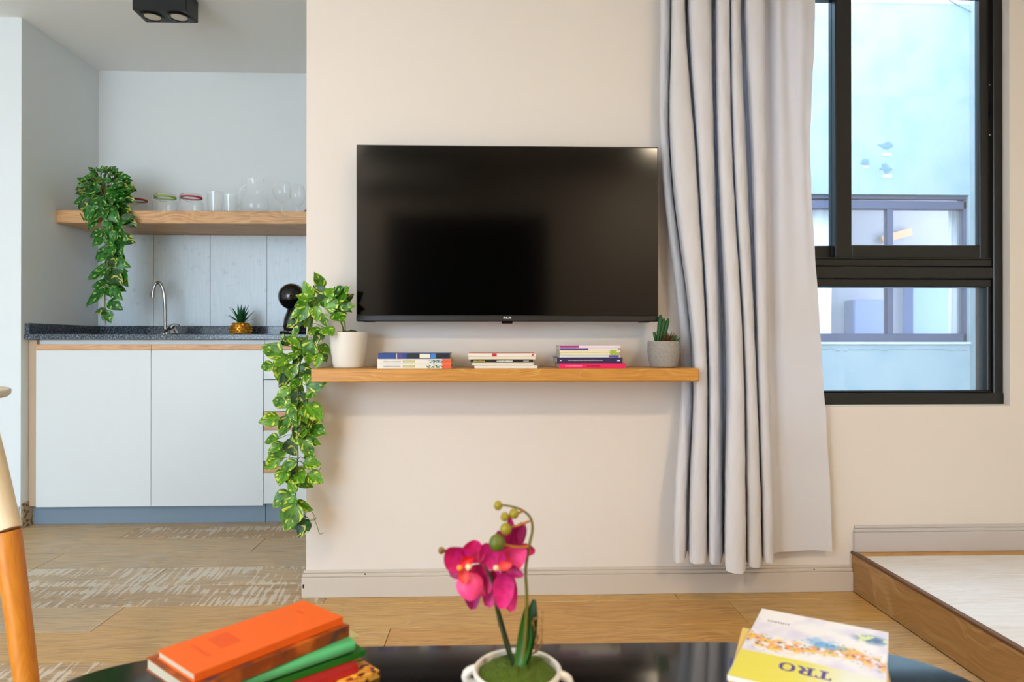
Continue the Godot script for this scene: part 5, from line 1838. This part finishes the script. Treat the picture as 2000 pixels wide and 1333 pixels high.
# ---------------------------------------------------------------- round table at the side, cut by the frame
func side_table() -> void:
	var zc := 0.74
	var edge := P(-34, 775, zc)
	var R := 0.28
	var y := P(5, 768, zc).y
	var t := thing("round_side_table", "round table with cream-topped tapering wooden legs beside the kitchen", "table", Vector3(edge.x - R, 0, zc))
	var o := t.position
	var s := shape()
	add_lathe(s, [Vector2(0, y - 0.018), Vector2(R - 0.006, y - 0.018), Vector2(R, y - 0.011), Vector2(R, y - 0.003), Vector2(R - 0.003, y), Vector2(0, y)], 64)
	obj("table_top", s, mat("cream_table_top", Color(0.82, 0.77, 0.68), 0.45), t)
	var zl := 0.86
	var top := P(-62, 790, zl - 0.06) - o
	var joint := P(14, 1038, zl) - o
	var foot := P(74, 1460, zl + 0.03) - o
	foot.y = 0.0
	top.y = y - 0.018
	var lw := wood("golden_leg_wood", wood_picture(35, Color(0.83, 0.52, 0.14), Color(0.66, 0.36, 0.07), Color(0.88, 0.60, 0.22), 0.0, 0.6), Vector3(6, 0.9, 6), 0.4)
	var cream := mat("cream_leg_paint", Color(0.88, 0.80, 0.66), 0.5)
	for i in 3:
		var turn := Basis(Vector3.UP, TAU * i / 3.0)
		s = shape()
		add_tube(s, [turn * top, turn * (top.lerp(joint, 0.5)), turn * joint], [0.040, 0.034, 0.0255], 20)
		var leg := obj("leg", s, cream, t)
		s = shape()
		add_tube(s, [turn * joint, turn * joint.lerp(foot, 0.5), turn * foot], [0.0248, 0.0225, 0.018], 20)
		obj("lower_leg", s, lw, leg)

# ---------------------------------------------------------------- what the television mirrors, behind the camera
func behind_camera() -> void:
	var a := thing("air_conditioner", "white split air conditioner high on the wall behind the camera", "air conditioner", Vector3(-0.66, 2.08, 3.298))
	var s := shape()
	add_span(s, Vector3(-0.40, 0.0, -0.19), Vector3(0.40, 0.22, 0.0), 0.02)
	obj("body", s, mat("white_plastic", Color(0.90, 0.90, 0.90), 0.4), a)
	s = shape()
	add_span(s, Vector3(-0.36, 0.012, -0.196), Vector3(0.36, 0.05, -0.18), 0.004)
	obj("louvre", s, mat("grey_louvre", Color(0.66, 0.67, 0.68), 0.4), a)
	var c := thing("dark_canvas", "large dark canvas picture on the wall behind the camera", "picture", Vector3(-0.195, 1.36, 3.298))
	s = shape()
	add_span(s, Vector3(-0.645, -0.52, -0.03), Vector3(0.645, 0.52, 0.0), 0.002)
	var dark := mat("dark_canvas_print", Color.WHITE, 0.7)
	var n := noise(49, 3)
	dark.albedo_texture = picture(128, 128, func(u: float, v: float) -> Color:
		return Color(0.03, 0.03, 0.05).lerp(Color(0.20, 0.03, 0.08), clampf(n.get_noise_2d(u * 5.0, v * 5.0) * 2.0 - 0.5, 0.0, 1.0)))
	dark.uv1_triplanar = true
	dark.uv1_scale = Vector3(0.8, 0.8, 0.8)
	obj("canvas", s, dark, c)
